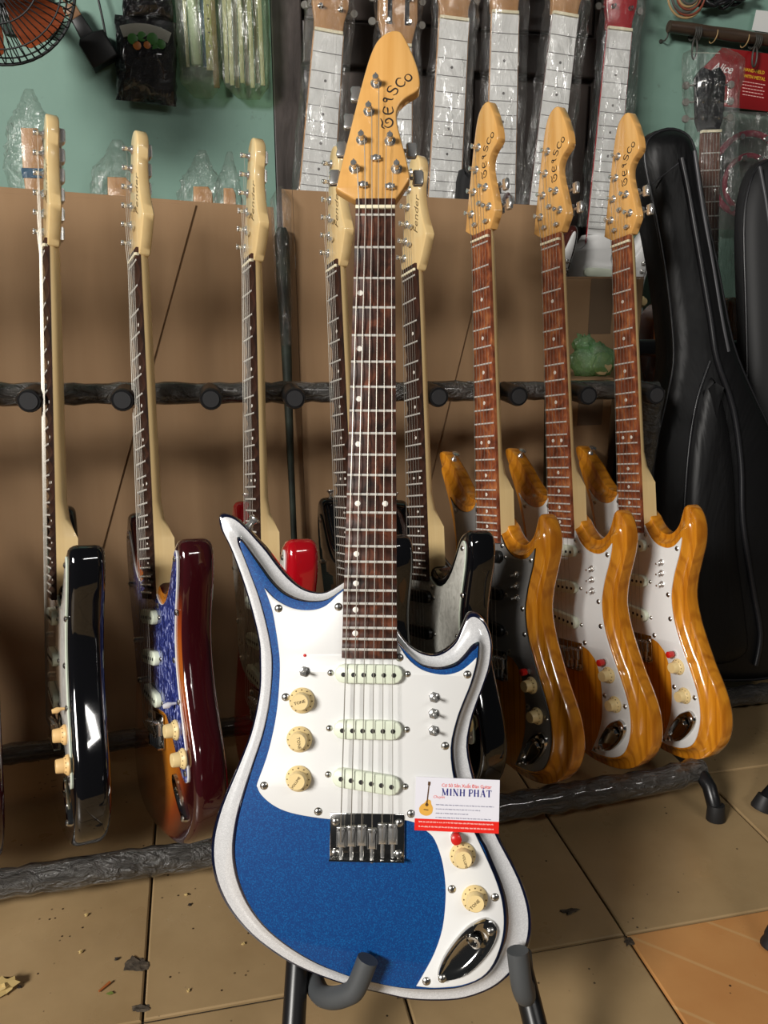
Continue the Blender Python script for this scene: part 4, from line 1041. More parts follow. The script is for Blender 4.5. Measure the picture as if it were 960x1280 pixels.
def hanging(name, label, baglabel, nut, bot, Y, w0, w1, headmat, slots=False, electric=False, edge='raw_wood', headw=0.036, headh=0.17):
    A = at(nut[0], nut[1], Y); B = at(bot[0], bot[1], Y - 0.01)
    zax = (A - B).normalized(); yax = Vector((0, 1, 0)); xax = yax.cross(zax).normalized(); yax = zax.cross(xax)
    M = Matrix((xax, yax, zax)).transposed().to_4x4()
    L = (A - B).length
    root = thing(name, label, 'guitar' if electric else 'guitar neck', A, M.to_euler(), 'bagged guitars hanging on the old door')
    w = lambda z: (w0 + (w1 - w0) * min(1.15, -z / L)) / 2
    zs = [0.0] + [-0.05 * k for k in range(1, 10)]
    fb = MB(); rg = [[(-w(z), 0.004, z), (-w(z), 0, z), (w(z), 0, z), (w(z), 0.004, z)] for z in zs]
    fb.loft(rg, 0, True, True, True)
    f = link('fretboard', fb.mesh('fretboard', ['white_film'], 30), root)
    for n in range(1, 22):
        z = fretz(n)
        if z < -0.45: break
        link('fret', shared('hfret', lambda: MB().box((0, 0, 0), (1, 0.0012, 0.0012)).mesh('fret', ['film_line'])), f, (0, -0.0003, z)).scale = (w(z) * 1.96, 1, 1)
    for n in (3, 5, 7, 9): link('inlay_dot', shared('hdot', lambda: MB().lathe([(0.0028, -0.0002), (0.0028, 0.0005)], 10).mesh('inlay_dot', ['film_line'])), f, (0, 0, (fretz(n) + fretz(n - 1)) / 2))
    nb = MB(); rg = []
    for z in zs:
        ww = w(z) + 0.0025; rg.append([(-ww, 0.0022, z), (-ww * 0.7, 0.016, z), (0, 0.021, z), (ww * 0.7, 0.016, z), (ww, 0.0022, z)])
    nb.loft(rg, 0, True, True, True); link('neck', nb.mesh('neck', [edge], 40), root)
    link('nut', MB().prism([(-w0 / 2, 0), (w0 / 2, 0), (w0 / 2, 0.006), (-w0 / 2, 0.006)], -0.004, 0.006, 0.001).mesh('nut', ['bone']), root)
    ho = [(-w0 / 2, 0.002), (-headw * 0.82, 0.024), (-headw, 0.05), (-headw * 0.96, headh * 0.8), (-headw * 0.6, headh), (headw * 0.6, headh), (headw * 0.96, headh * 0.8), (headw, 0.05), (headw * 0.82, 0.024), (w0 / 2, 0.002)]
    h = link('headstock', MB().prism(ho, 0.003, 0.019, 0.002).mesh('headstock', [headmat], 40), root)
    if slots:
        for sx in (-1, 1): link('slot', MB().prism([(x * 0.0045 + sx * 0.0175, 0.088 + z * 0.048) for x, z in ((-1, -1), (1, -1), (1, 1), (-1, 1))], 0.0020, 0.0190).mesh('slot', ['hole_black']), h)
    for sx in (-1, 1):
        for k in range(3):
            z = 0.045 + 0.042 * k
            tn = link('tuner', shared('htuner', lambda: MB().lathe([(0.005, 0), (0.005, 0.002), (0.003, 0.003), (0.003, 0.011)], 12).mesh('tuner', ['dark_chrome'], 40)), root, (sx * headw * 0.55, 0.003, z))
            link('tuner_button', shared(('hb', sx), lambda: MB().tube([(sx * 0.010, 0.010, 0), (sx * 0.024, 0.010, 0)], 0.002, 8).lathe([(0.007, -0.003), (0.008, 0), (0.007, 0.003)], 12, (sx * 0.029, 0.010, 0)).mesh('tuner_button', ['button_horn'], 40)), tn)
    if electric:
        bd = link('body', shared(('sb', 'hang', edge), lambda: m_strat_body([edge if electric < 1 else 'white_plastic'] * 2)), root, (0, -0.008, 0.0)); bd.scale = (electric, 1, 1)
        link('pickguard', shared('hguard', lambda: MB().prism(catmull(mm([(x, z) for x, z in STRAT_GUARD[:-2]]) + [(0.03, -0.42), (-0.03, -0.42)], 2, True), 0.0055, 0.0105, 0.0006).mesh('pickguard', ['white_plastic'], 40)), root, (0, -0.008, 0)).scale = (electric, 1, 1)
        for z in (-0.50, -0.556): link('pickup', shared(('pk', 'mint'), lambda: m_pickup('mint')), root, (0, -0.003, z))
        for x, z in ((0.103, -0.641), (0.117, -0.56)): link('knob', shared(('knob', 'cream'), lambda: m_knob('cream')), root, (x * electric, -0.0025, z))
        for k in range(3): link('toggle_switch', shared('tog', m_toggle), root, ((0.112 - 0.002 * k) * electric, -0.0025, -0.475 - 0.018 * k))
    elif False:
        bo = catmull([(-0.03, -0.40), (-0.09, -0.385), (-0.135, -0.42), (-0.140, -0.48), (-0.115, -0.55), (-0.14, -0.64), (-0.18, -0.72), (-0.17, -0.82), (-0.10, -0.88), (0, -0.895), (0.10, -0.88), (0.17, -0.82), (0.18, -0.72), (0.14, -0.64), (0.115, -0.55), (0.140, -0.48), (0.135, -0.42), (0.09, -0.385), (0.03, -0.40)], 3, True)
        link('body', shared('hbody', lambda: MB().prism(bo, 0.005, 0.075, 0.004).mesh('body', ['raw_wood'], 40)), root)
    # bag
    c = (A + B) / 2
    up = A + zax * (headh + 0.05); dn = A - zax * (0.44 if not electric else 0.40)
    bm = wrinkle_bag([dn, A - zax * 0.2, A, A + zax * 0.12, up], [0.052, 0.049, 0.048, 0.047, 0.020], [0.040, 0.036, 0.034, 0.034, 0.012], None, int(nut[0]))
    o0 = dn.copy(); bm.v = [tuple(Vector(p) - o0) for p in bm.v]
    tag(link('plastic_bag', bm.mesh('plastic_bag', ['clear_plastic'], 80), None, o0), baglabel, 'plastic bag', 'clear bags over the hanging guitars')
    # wall hook carrying the headstock
    hk = A + zax * (headh + 0.012)
    b = MB().tube([(hk.x, WY + 0.02, hk.z + 0.05), (hk.x, hk.y + 0.030, hk.z + 0.04), (hk.x, hk.y - 0.012, hk.z + 0.005), (hk.x, hk.y - 0.020, hk.z + 0.02)], 0.003, 8)
    b.v = [tuple(Vector(p) - hk) for p in b.v]
    tag(link('wall_hook', b.mesh('wall_hook', ['steel'], 50), None, hk), 'thin steel hook on the old door carrying the ' + {411: 'neck at the hinge side', 498: 'slotted headstock neck', 568: 'neck beside the slotted one', 632: 'neck above the grey pickguard guitar', 707: 'brown edged guitar', 775: 'red headstock guitar'}[nut[0]], 'hook', 'hooks on the old door')
    return root
HY = 1.80
N_ = 'bagged_neck'; G_ = 'hanging_guitar'
hanging(N_, 'bagged neck with pale headstock and white fretboard at the hinge side of the door', 'long clear bag around the neck at the hinge side of the door', (411, 41), (397, 232), HY, 0.056, 0.069, 'raw_wood')
hanging(N_, 'bagged classical neck with slotted wooden headstock above the blue guitar head', 'long clear bag around the slotted headstock neck', (498, 58), (496, 250), HY, 0.054, 0.064, 'raw_wood', slots=True, headw=0.040)
hanging(N_, 'bagged neck with white fretboard between the slotted one and the amber row', 'long clear bag beside the slotted headstock neck, over a white fretboard', (568, 25), (556, 244), HY, 0.060, 0.068, 'raw_wood')
hanging(N_, 'bagged neck with white fretboard above the grey pickguard amber guitar', 'long clear bag above the grey pickguard amber guitar', (632, 17), (626, 240), HY, 0.056, 0.064, 'raw_wood')
hanging(G_, 'bagged electric guitar with white pickguard and brown edge above the middle amber guitar', 'long clear bag around the brown edged electric guitar', (707, 20), (681, 246), HY - 0.02, 0.055, 0.063, 'raw_wood', electric=0.60, edge='brown_gloss')
hanging(G_, 'bagged electric guitar with red painted headstock above the amber guitars', 'long clear bag around the red headstock guitar', (775, 38), (748, 320), HY + 0.04, 0.056, 0.064, 'red_paint', electric=1.0, edge='red_paint')

# necks standing behind the left cardboard, their heads in bags
def bagged_neck(label, baglabel, px, py, wpx, tape=False, Y=1.70):
    p = at(px, py, Y); w = wpx / FPX * 1.62
    t = thing('guitar_neck', label, 'guitar neck', (p.x, p.y, 0), (R(-2), 0, 0), 'loose necks behind the left cardboard')
    h = p.z
    link('shaft', MB().prism([(-w * 0.45, 0), (w * 0.45, 0), (w * 0.5, h - 0.10), (w * 0.62, h - 0.06), (w * 0.62, h - 0.01), (w * 0.4, h), (-w * 0.4, h), (-w * 0.5, h - 0.06), (-w * 0.5, h - 0.10)], -0.009, 0.009, 0.002).mesh('shaft', ['raw_wood'], 40), t)
    if tape: link('tape_band', MB().prism([(-w * 0.56, h - 0.085), (w * 0.56, h - 0.085), (w * 0.6, h - 0.068), (-w * 0.6, h - 0.068)], -0.0105, 0.0105, 0.001).mesh('tape_band', ['tape_blue']), t)
    bm = wrinkle_bag([(0, 0, -0.16), (0, 0, -0.06), (0, 0, 0.01), (0.004, 0, 0.035), (0.006, 0, 0.065)], [w * 1.2, w * 1.4, w * 1.1, w * 0.6, w * 0.2], [0.020, 0.022, 0.020, 0.014, 0.004], None, px, amp=0.14)
    tag(link('plastic_bag', bm.mesh('plastic_bag', ['clear_plastic'], 80), None, (p.x, p.y + h * 0.035, h)), baglabel, 'plastic bag', 'clear bags over the loose necks')
plain('tape_blue', (0.02, 0.09, 0.17), 0.4)
bagged_neck('loose wooden neck with blue tape behind the cardboard beside the black guitar', 'clear bag over the neck with blue tape', 32, 156, 22, True)
bagged_neck('loose wooden neck behind the cardboard beside the sunburst guitar head', 'clear bag over the neck beside the sunburst guitar head', 144, 219, 26)
bagged_neck('loose wooden neck behind the cardboard, wider of the two beside the red guitar', 'clear bag over the wider neck beside the red guitar head', 251, 231, 22)
bagged_neck('loose wooden neck behind the cardboard, narrower of the two beside the red guitar', 'clear bag over the narrower neck beside the red guitar head', 286, 233, 14)
# black pouch whose top shows over the cardboard
plain('black_cloth', (0.010, 0.010, 0.011), 0.8)
pp = at(587, 219, 1.70)
b = MB().prism(catmull([(-0.10, 0), (-0.075, pp.z * 0.4), (-0.032, pp.z * 0.75), (-0.024, pp.z - 0.012), (-0.006, pp.z), (0.010, pp.z - 0.002), (0.024, pp.z - 0.02), (0.034, pp.z * 0.75), (0.08, pp.z * 0.4), (0.10, 0)], 3), -0.022, 0.022, 0.008)
tag(link('cloth_pouch', b.mesh('cloth_pouch', ['black_cloth'], 50), None, (pp.x, pp.y, 0)), 'black cloth pouch with its top showing over the cardboard', 'pouch')

# ================================================================== GIG BAGS
def leather(name, c, bmp=0.25):
    m, nt, b = new_mat(name)
    b.inputs['Base Color'].default_value = (*c, 1)
    v = coords(nt)
    setp(b, 0.48, 0, 0.0, 0.32)
    n1 = noise(nt, coords(nt, (1, 1, 0.35)), 9, 4, 0.55, 0.6)
    bump(nt, b, n1, bmp, 0.03)
leather('black_leatherette', (0.0045, 0.0045, 0.005))
plain('black_nylon', (0.006, 0.006, 0.007), 0.62)
plain('piping_black', (0.012, 0.012, 0.014), 0.35)
plain('zip_grey', (0.05, 0.05, 0.055), 0.4)
GU = Vector((0, 0.20, 1.0)).normalized()
def gig_bag(label, outline_px, p0, th, mat, piping=(), pockets=(), group='gig bags on the second rack'):
    rot = (-math.atan2(GU.y, GU.z), 0, 0)
    def pl2(px, py):
        P = on_plane(px, py, p0, GU); return (P.x, (P - p0).dot(GU))
    o = catmull([pl2(*q) for q in outline_px], 3, True)
    cx = sum(p[0] for p in o) / len(o); zb = min(p[1] for p in o)
    base = p0 + Vector((cx, 0, 0)) + GU * zb
    loc = lambda q: (q[0] - cx, q[1] - zb)
    o = [loc(q) for q in o]
    t = thing('gig_bag', label, 'gig bag', base, rot, group)
    rings = []
    for ins, y in ((0.030, -0.008), (0.018, 0.000), (0.008, 0.010), (0.0, 0.030), (0.0, th - 0.02), (0.008, th - 0.008), (0.02, th)):
        rings.append([(x, y, z) for x, z in (offset(o, ins) if ins else o)])
    b = MB().loft(rings, 0); b.cap(rings[0]); b.cap(rings[-1])
    link('shell', b.mesh('shell', [mat], 60), t)
    link('edge_piping', MB().tube([(x, 0.012, z) for x, z in offset(o, 0.0065)] + [(offset(o, 0.0065)[0][0], 0.012, offset(o, 0.0065)[0][1])], 0.0032, 8).mesh('edge_piping', ['piping_black'], 60), t)
    for pts, r, y, m_ in piping:
        q = catmull([loc(pl2(*p)) for p in pts], 4)
        link('zip', MB().tube([(x, y, z) for x, z in q], r, 10).mesh('zip', [m_], 60), t)
    for pts, y in pockets:
        q = catmull([loc(pl2(*p)) for p in pts], 4, True)
        pk = MB(); rg = [[(x, -0.004, z) for x, z in q], [(x, y * 0.5, z) for x, z in offset(q, 0.004)], [(x, y * 0.85, z) for x, z in offset(q, 0.012)], [(x, y, z) for x, z in offset(q, 0.03)]]
        pk.loft(rg); pk.cap(rg[-1]); link('pocket', pk.mesh('pocket', [mat], 60), t)
    return t, pl2
P0 = Vector((0, 1.300, 0.0))
out1 = [(806, 190), (813, 166), (838, 154), (862, 160), (876, 182), (888, 250), (907, 340), (924, 425), (945, 480), (975, 545), (1000, 620), (1012, 720), (1006, 800), (985, 846), (930, 856), (870, 850), (836, 820), (818, 740), (814, 640), (820, 560), (833, 500), (842, 455), (841, 410), (834, 350), (822, 280), (811, 225)]
gig_bag('large black leatherette gig bag leaning beside the amber guitars', out1, P0, 0.085, 'black_leatherette',
        piping=[([(848, 200), (858, 250), (872, 330), (884, 400), (892, 450), (912, 510), (922, 580), (924, 650), (936, 730), (946, 790), (940, 830)], 0.0052, -0.011, 'piping_black'),
                ([(866, 190), (876, 260), (890, 340), (900, 400), (908, 440)], 0.0040, -0.006, 'zip_grey'),
                ([(884, 452), (868, 500), (858, 560), (852, 640), (850, 720)], 0.0030, -0.009, 'piping_black'),
                ([(812, 232), (845, 206)], 0.0014, -0.008, 'zip_grey')],
        pockets=[([(886, 470), (905, 520), (915, 600), (918, 680), (928, 760), (930, 815), (890, 830), (862, 800), (856, 700), (860, 600), (870, 520)], -0.022)])
P1 = Vector((0, 1.398, 0.0))
out2 = [(931, 290), (935, 240), (946, 208), (962, 195), (986, 195), (1016, 230), (1036, 320), (1046, 400), (1076, 480), (1106, 560), (1111, 700), (1101, 800), (1046, 840), (976, 830), (941, 780), (928, 640), (921, 560), (934, 480), (934, 400)]
gig_bag('black nylon gig bag with rounded top behind the leatherette one', out2, P1, 0.055, 'black_nylon', piping=[([(946, 210), (955, 260), (965, 340)], 0.004, -0.009, 'zip_grey')])

# ================================================================== ACOUSTIC GUITAR IN A CLEAR BAG
noisy('amber_top', [(0.3, (0.50, 0.15, 0.016)), (0.7, (0.62, 0.20, 0.025))], (40, 40, 2), 1.5, 5, 0, 0.18, 0, 1.0)
plain('dark_sides', (0.30, 0.075, 0.012), 0.15, 0, 1.0)
noisy('acoustic_rosewood', [(0.3, (0.09, 0.035, 0.022)), (0.7, (0.19, 0.085, 0.055))], (90, 30, 10), 1, 5, 0, 0.45)
AY = 1.70
nutp = at(889, 168, AY); bodyp = at(881, 455, AY - 0.02)
zax = (nutp - bodyp).normalized(); yax = Vector((0, 1, 0)); xax = yax.cross(zax).normalized(); yax = zax.cross(xax)
AM = Matrix((xax, yax, zax)).transposed().to_4x4()
ag = thing('acoustic_guitar', 'amber acoustic guitar with black headstock in a clear bag', 'guitar', nutp, AM.to_euler())
bo = catmull([(-0.03, -0.352), (-0.075, -0.335), (-0.112, -0.362), (-0.121, -0.42), (-0.105, -0.50), (-0.104, -0.575), (-0.140, -0.65), (-0.150, -0.73), (-0.11, -0.81), (0, -0.838), (0.11, -0.81), (0.150, -0.73), (0.140, -0.65), (0.104, -0.575), (0.105, -0.50), (0.121, -0.42), (0.112, -0.362), (0.075, -0.335), (0.03, -0.352)], 4, True)
bd = link('body', MB().prism(bo, 0.010, 0.085, 0.003, (0, 1, 1)).mesh('body', ['amber_top', 'dark_sides'], 40), ag)
link('sound_hole', MB().lathe([(0.052, -0.004), (0.052, 0.0008), (0.049, 0.001)], 32, (0, 0.010, -0.50)).mesh('sound_hole', ['hole_black'], 40), bd)
link('bridge', MB().prism([(-0.075, -0.668), (0.075, -0.668), (0.075, -0.640), (-0.075, -0.640)], 0.001, 0.011, 0.003).mesh('bridge', ['acoustic_rosewood']), bd)
fb = MB(); rg = []
for z in (0.004, -0.15, -0.30, -0.45):
    w = (0.043 + 0.012 * min(1, -z / 0.35)) / 2; rg.append([(-w, 0.008, z), (-w, 0, z), (w, 0, z), (w, 0.008, z)])
fbo = link('fretboard', fb.loft(rg, 0, True, True, True).mesh('fretboard', ['acoustic_rosewood'], 40), ag)
for n in range(1, 20):
    z = fretz(n)
    if z > -0.44: link('fret', shared('fret', m_fret), fbo, (0, -0.0012, z)).scale = ((0.043 + 0.012 * min(1, -z / 0.35)), 1, 1)
link('neck', MB().loft([[(w * math.cos(a * math.pi / 8), 0.0075 + d * math.sin(a * math.pi / 8), z) for a in range(9)] for z, w, d in ((0.004, 0.0215, 0.013), (-0.20, 0.0245, 0.015), (-0.30, 0.0265, 0.018), (-0.345, 0.027, 0.060))], 0, True, True, True).mesh('neck', ['brown_gloss'], 40), ag)
link('nut', MB().box((0, 0.001, 0.006), (0.044, 0.010, 0.005)).mesh('nut', ['bone']), ag)
link('headstock', MB().prism([(-0.022, 0.008), (-0.030, 0.028), (-0.034, 0.112), (-0.019, 0.130), (0.0, 0.124), (0.019, 0.130), (0.034, 0.112), (0.030, 0.028), (0.022, 0.008)], 0.004, 0.018, 0.002).mesh('headstock', ['gloss_black'], 40), ag)
for sx in (-1, 1):
    for k in range(3):
        tn = link('tuner', CACHE['htuner'], ag, (sx * 0.019, 0.004, 0.034 + 0.032 * k)); link('tuner_button', CACHE[('hb', sx)], tn, (sx * 0.004, 0, 0))
for k in range(6): link('string', MB().tube([(-0.0175 + 0.007 * k, -0.003, 0.006), (-0.026 + 0.0104 * k, -0.004, -0.65)], 0.0005, 5).mesh('string', ['string_steel']), ag)
dn = nutp - zax * 0.60
bm = wrinkle_bag([dn, nutp - zax * 0.40, nutp - zax * 0.30, nutp - zax * 0.12, nutp + zax * 0.02, nutp + zax * 0.08, nutp + zax * 0.150, nutp + zax * 0.165], [0.128, 0.124, 0.090, 0.070, 0.056, 0.062, 0.070, 0.035], [0.075, 0.075, 0.05, 0.035, 0.030, 0.032, 0.024, 0.006], None, 77)
bm.v = [tuple(Vector(p) - dn) for p in bm.v]
tag(link('plastic_bag', bm.mesh('plastic_bag', ['clear_plastic'], 80), None, dn), 'crinkled clear bag over the acoustic guitar with black headstock', 'plastic bag')

# ================================================================== THINGS ON THE WALL, RIGHT
noisy('bamboo_dark', [(0.3, (0.030, 0.018, 0.012)), (0.7, (0.085, 0.055, 0.036))], (3, 30, 30), 3, 5, 0, 0.4)
plain('wire_grey', (0.055, 0.052, 0.045), 0.5)
plain('wire_tan', (0.42, 0.28, 0.13), 0.5)
def ring_path(c, r, n=20, u=(1, 0, 0), v=(0, 0, 1), a0=0, a1=360, sx=1.0):
    u, v, c = Vector(u), Vector(v), Vector(c)
    return [c + u * (r * sx * math.cos(R(a0 + (a1 - a0) * k / n))) + v * (r * math.sin(R(a0 + (a1 - a0) * k / n))) for k in range(n + 1)]
b0 = at(836, 33, WY - 0.030); b1 = at(1040, 61, WY - 0.030)
t = thing('bamboo_pole', 'dark bamboo pole tied along the wall with wire', 'pole', b0)
dv = b1 - b0
link('pole', MB().tube([dv * k / 8 for k in range(9)], [0.0125 + (0.0012 if k % 2 else 0) for k in range(9)], 14).mesh('pole', ['bamboo_dark'], 50), t)
for px in (869, 944):
    c = at(px, 37 + (px - 836) * 0.14, WY - 0.030) - b0
    for k in range(4): link('wire_tie', MB().tube(ring_path(c + dv.normalized() * (k * 0.0045 - 0.007), 0.0155, 14, (0, 1, 0), (0, 0, 1)), 0.0018, 6).mesh('wire_tie', ['wire_grey'], 60), t)
    link('wire_loop', MB().tube(ring_path(c + Vector((-0.004, -0.010, -0.034)), 0.021, 16, (0.35, 0.1, 0), (0, 0, 1)), 0.0022, 6).mesh('wire_loop', ['wire_grey'], 60), t)
for px in (892, 931):
    c = at(px, 37 + (px - 836) * 0.14, WY - 0.030) - b0
    link('wire_tie', MB().tube(ring_path(c, 0.0150, 14, (0, 1, 0), (0.2, 0, 1)), 0.0012, 6).mesh('wire_tie', ['wire_tan'], 60), t)
link('wall_bracket', MB().tube([dv * 0.35, dv * 0.35 + Vector((0, 0.03, 0))], 0.004, 8).tube([dv * 0.9, dv * 0.9 + Vector((0, 0.03, 0))], 0.004, 8).mesh('wall_bracket', ['wire_grey'], 50), t)
# string that carries the bagged acoustic
sA = at(866, 66, WY - 0.045); sB = nutp + zax * 0.155
bs = MB().tube([sA, sB + Vector((-0.012, 0, 0))], 0.0009, 5).tube([sA, sB + Vector((0.014, 0, 0))], 0.0009, 5); bs.v = [tuple(Vector(p) - sB) for p in bs.v]
plain('cord_white', (0.62, 0.66, 0.58), 0.6)
tag(link('white_twine', bs.mesh('white_twine', ['cord_white'], 60), None, sB), 'thin white twine hanging from the bamboo pole to the clear bag', 'twine')
# coiled cables
cc_ = at(857, -6, WY - 0.035)
t = thing('cable_coil', 'coil of brown and tan cable on the wall above the bamboo pole', 'cable', cc_)
for r_, m_, dx in ((0.046, 'wire_tan', 0), (0.041, 'cable_red', 0.004), (0.036, 'cable_grey', -0.003), (0.031, 'cable_red', 0.003), (0.026, 'wire_tan', 0), (0.021, 'cable_grey', 0.002)):
    if m_ not in MATS: plain(m_, (0.22, 0.055, 0.03) if m_ == 'cable_red' else (0.10, 0.09, 0.08), 0.45)
    link('loop', MB().tube(ring_path((dx, -0.01 + (r_ - 0.03) * 0.4, 0), r_, 26, sx=0.98), 0.0026, 7).mesh('loop', [m_], 60), t)
ck = at(905, 2, WY - 0.03)
b = MB()
for k in range(7):
    rnd = random.Random(k); z0 = rnd.uniform(-0.012, 0.016)
    b.tube(catmull([(-0.06, rnd.uniform(-.01, .01), z0), (-0.03, rnd.uniform(-.012, .012), rnd.uniform(-0.016, 0.016)), (0.0, rnd.uniform(-.012, .012), rnd.uniform(-0.016, 0.016)), (0.035, rnd.uniform(-.01, .01), rnd.uniform(-0.012, 0.02)), (0.075, rnd.uniform(-.01, .01), 0.02 + z0)], 4), 0.0045, 8)
tag(link('cable_bundle', b.mesh('cable_bundle', ['tube_black'], 60), None, ck), 'tangled bundle of black cable lying behind the bamboo pole', 'cable')
pw = at(950, 25, WY - 0.015)
tag(link('paper_sheet', MB().prism([(-0.018, -0.022), (0.06, -0.026), (0.06, 0.018), (-0.012, 0.020)], 0, 0.001).mesh('paper_sheet', ['paper_white']) if 'paper_white' in MATS or plain('paper_white', (0.72, 0.73, 0.71), 0.7) else None, None, pw), 'small piece of white paper tucked behind the bamboo pole', 'paper')
nk = at(826, 52, WY)
bn = MB().tube([(0, 0, 0), (0, -0.018, -0.002), (0.003, -0.022, 0.004), (0.004, -0.022, 0.018)], 0.0018, 8).lathe([(0.005, 0), (0.004, 0.003)], 10)
tag(link('wall_nail', bn.mesh('wall_nail', ['wire_grey'], 50), None, nk), 'bent nail sticking out of the bare teal wall', 'nail')
# red product card
plain('card_dark_red', (0.26, 0.008, 0.010), 0.35)
plain('card_text_white', (0.82, 0.78, 0.78), 0.4)
plain('card_text_yellow', (0.78, 0.46, 0.03), 0.4)
RYc = WY - 0.022
ro = at(930, 100, RYc)
def rp(px, py): P = at(px, py, RYc); return (P.x - ro.x, P.z - ro.z)
red = tag(link('product_card', MB().prism([rp(903, 59.5), rp(872, 92), rp(872, 129), rp(990, 143), rp(990, 71)], 0, 0.0015).mesh('product_card', ['card_dark_red']), None, ro), 'red product card with white script lettering hanging on the wall', 'card')
ang = math.atan2(rp(925, 92)[1] - rp(890, 86)[1], rp(925, 92)[0] - rp(890, 86)[0])
def rtext(s_, size, mat, px, py, **k):
    me = text_mesh(s_, size, mat, depth=0.0001, **k); face_front(me, ang, rp(px, py), -0.0004); link('lettering', me, red)
rtext('Alice', 0.026, 'card_text_white', 889, 88, shear=0.45, bold=0.0002)
rtext('®', 0.007, 'card_text_white', 924, 86)
rtext('HAND-HELD', 0.0098, 'card_text_yellow', 929, 88.5, bold=0.0002)
rtext('WITH METAL', 0.0098, 'card_text_yellow', 929, 96.5, bold=0.0002)
for k in range(5):
    q0 = rp(928, 101.5 + 4.1 * k); b = MB(); rnd = random.Random(k + 50); x = 0
    while x < 0.055:
        w = rnd.uniform(0.003, 0.008); stroke(b, [(q0[0] + x * math.cos(ang), q0[1] + x * math.sin(ang)), (q0[0] + (x + w) * math.cos(ang), q0[1] + (x + w) * math.sin(ang))], 0.0016, -0.0003, th=0.0002); x += w + 0.0016
    link('small_print', b.mesh('small_print', ['print_pink']), red)
# pink half-moon tambourines in grey film
plain('pink_plastic', (0.52, 0.030, 0.085), 0.25, 0, 0.4)
def tambourine(label, px, py, r, th):
    c = at(px, py, WY - 0.032)
    t = thing('tambourine', label, 'tambourine', c, group='pink tambourines on the wall')
    link('rim', MB().tube([Vector(p) for p in ring_path((0, 0, 0), r, 40)], th, 10).mesh('rim', ['pink_plastic'], 60), t)
    for k in range(8):
        a = R(45 * k + 20)
        link('jingle', shared('jingle', lambda: MB().lathe([(0.0065, -0.0022), (0.003, -0.001), (0.0065, 0.0022)], 12, axis=(0, 1, 0)).mesh('jingle', ['chrome'], 40)), t, ((r - 0.004) * math.cos(a), -0.008, (r - 0.004) * math.sin(a)))
tambourine('pink ring tambourine, larger of the two beside the acoustic guitar', 934, 218, 0.090, 0.0075)
tambourine('pink ring tambourine, smaller one inside the larger ring', 934, 228, 0.060, 0.0062)
gc = at(940, 195, WY - 0.062)
b = wrinkle_bag([(0, 0, -0.16), (0, 0, -0.05), (0, 0, 0.05), (0, 0, 0.10)], [0.10, 0.11, 0.10, 0.085], [0.018, 0.018, 0.014, 0.004], None, 5, amp=0.05)
tag(link('plastic_bag', b.mesh('plastic_bag', ['grey_plastic'], 80), None, gc + Vector((0, 0.035, 0))), 'greyish clear bag enclosing the pink tambourines', 'plastic bag')

# ================================================================== THINGS ON THE WALL, LEFT
# fan
plain('fan_cage', (0.018, 0.018, 0.020), 0.35)
plain('fan_blade', (0.36, 0.08, 0.025), 0.3, 0, 0.2)
FYc = 1.62
fc = at(-6, -22, FYc); fr_ = 0.124
fan = thing('wall_fan', 'wall fan with black wire cage and orange blades', 'fan', fc)
b = MB()
for k in range(64):
    a = 2 * math.pi * k / 64; ca, sa = math.cos(a), math.sin(a)
    for s_ in (-1, 1):
        pts = [(rr * math.cos(a + tw), y * s_ - 0.02, rr * math.sin(a + tw)) for rr, y, tw in ((0.028, 0.050, 0), (0.060, 0.048, 0.10), (0.090, 0.040, 0.18), (0.113, 0.024, 0.22), (fr_, 0.0, 0.24))]
        b.tube(pts, 0.0011, 5)
for rr, y in ((fr_, 0.0), (0.108, -0.028), (0.076, -0.044), (0.028, -0.050), (0.108, 0.028)):
    b.tube([(p.x, y - 0.02, p.z) for p in ring_path((0, 0, 0), rr, 48)], 0.0026 if rr == fr_ else 0.0014, 6)
link('cage', b.mesh('cage', ['fan_cage'], 60), fan)
link('badge', MB().lathe([(0.028, 0.066), (0.026, 0.070), (0.01, 0.072)], 24).mesh('badge', ['fan_blade'], 40), fan)
for k in range(5):
    a = 2 * math.pi * k / 5 + 0.5; rg = []
    for rr, wd in ((0.020, 0.25), (0.046, 0.42), (0.078, 0.50), (0.104, 0.46), (0.112, 0.36)):
        rg.append([(rr * math.cos(a + u * wd), -0.02 + 0.014 * u + dy, rr * math.sin(a + u * wd)) for u in (-1, -0.3, 0.4, 1) for dy in ((0,))] + [(rr * math.cos(a + u * wd), -0.018 + 0.014 * u, rr * math.sin(a + u * wd)) for u in (1, 0.4, -0.3, -1)])
    link('blade', MB().loft(rg, 0, True, True, True).mesh('blade', ['fan_blade'], 50), fan)
link('motor', MB().lathe([(0.024, -0.02), (0.04, -0.05), (0.042, -0.12), (0.03, -0.15)], 24).mesh('motor', ['fan_cage'], 40), fan)
link('wall_arm', MB().tube([(0, 0.13, 0), (0, 0.20, 0.03), (0, WY - FYc - 0.012, 0.06)], 0.014, 12).box((0, WY - FYc - 0.006, 0.06), (0.09, 0.012, 0.13)).mesh('wall_arm', ['fan_cage'], 50), fan)
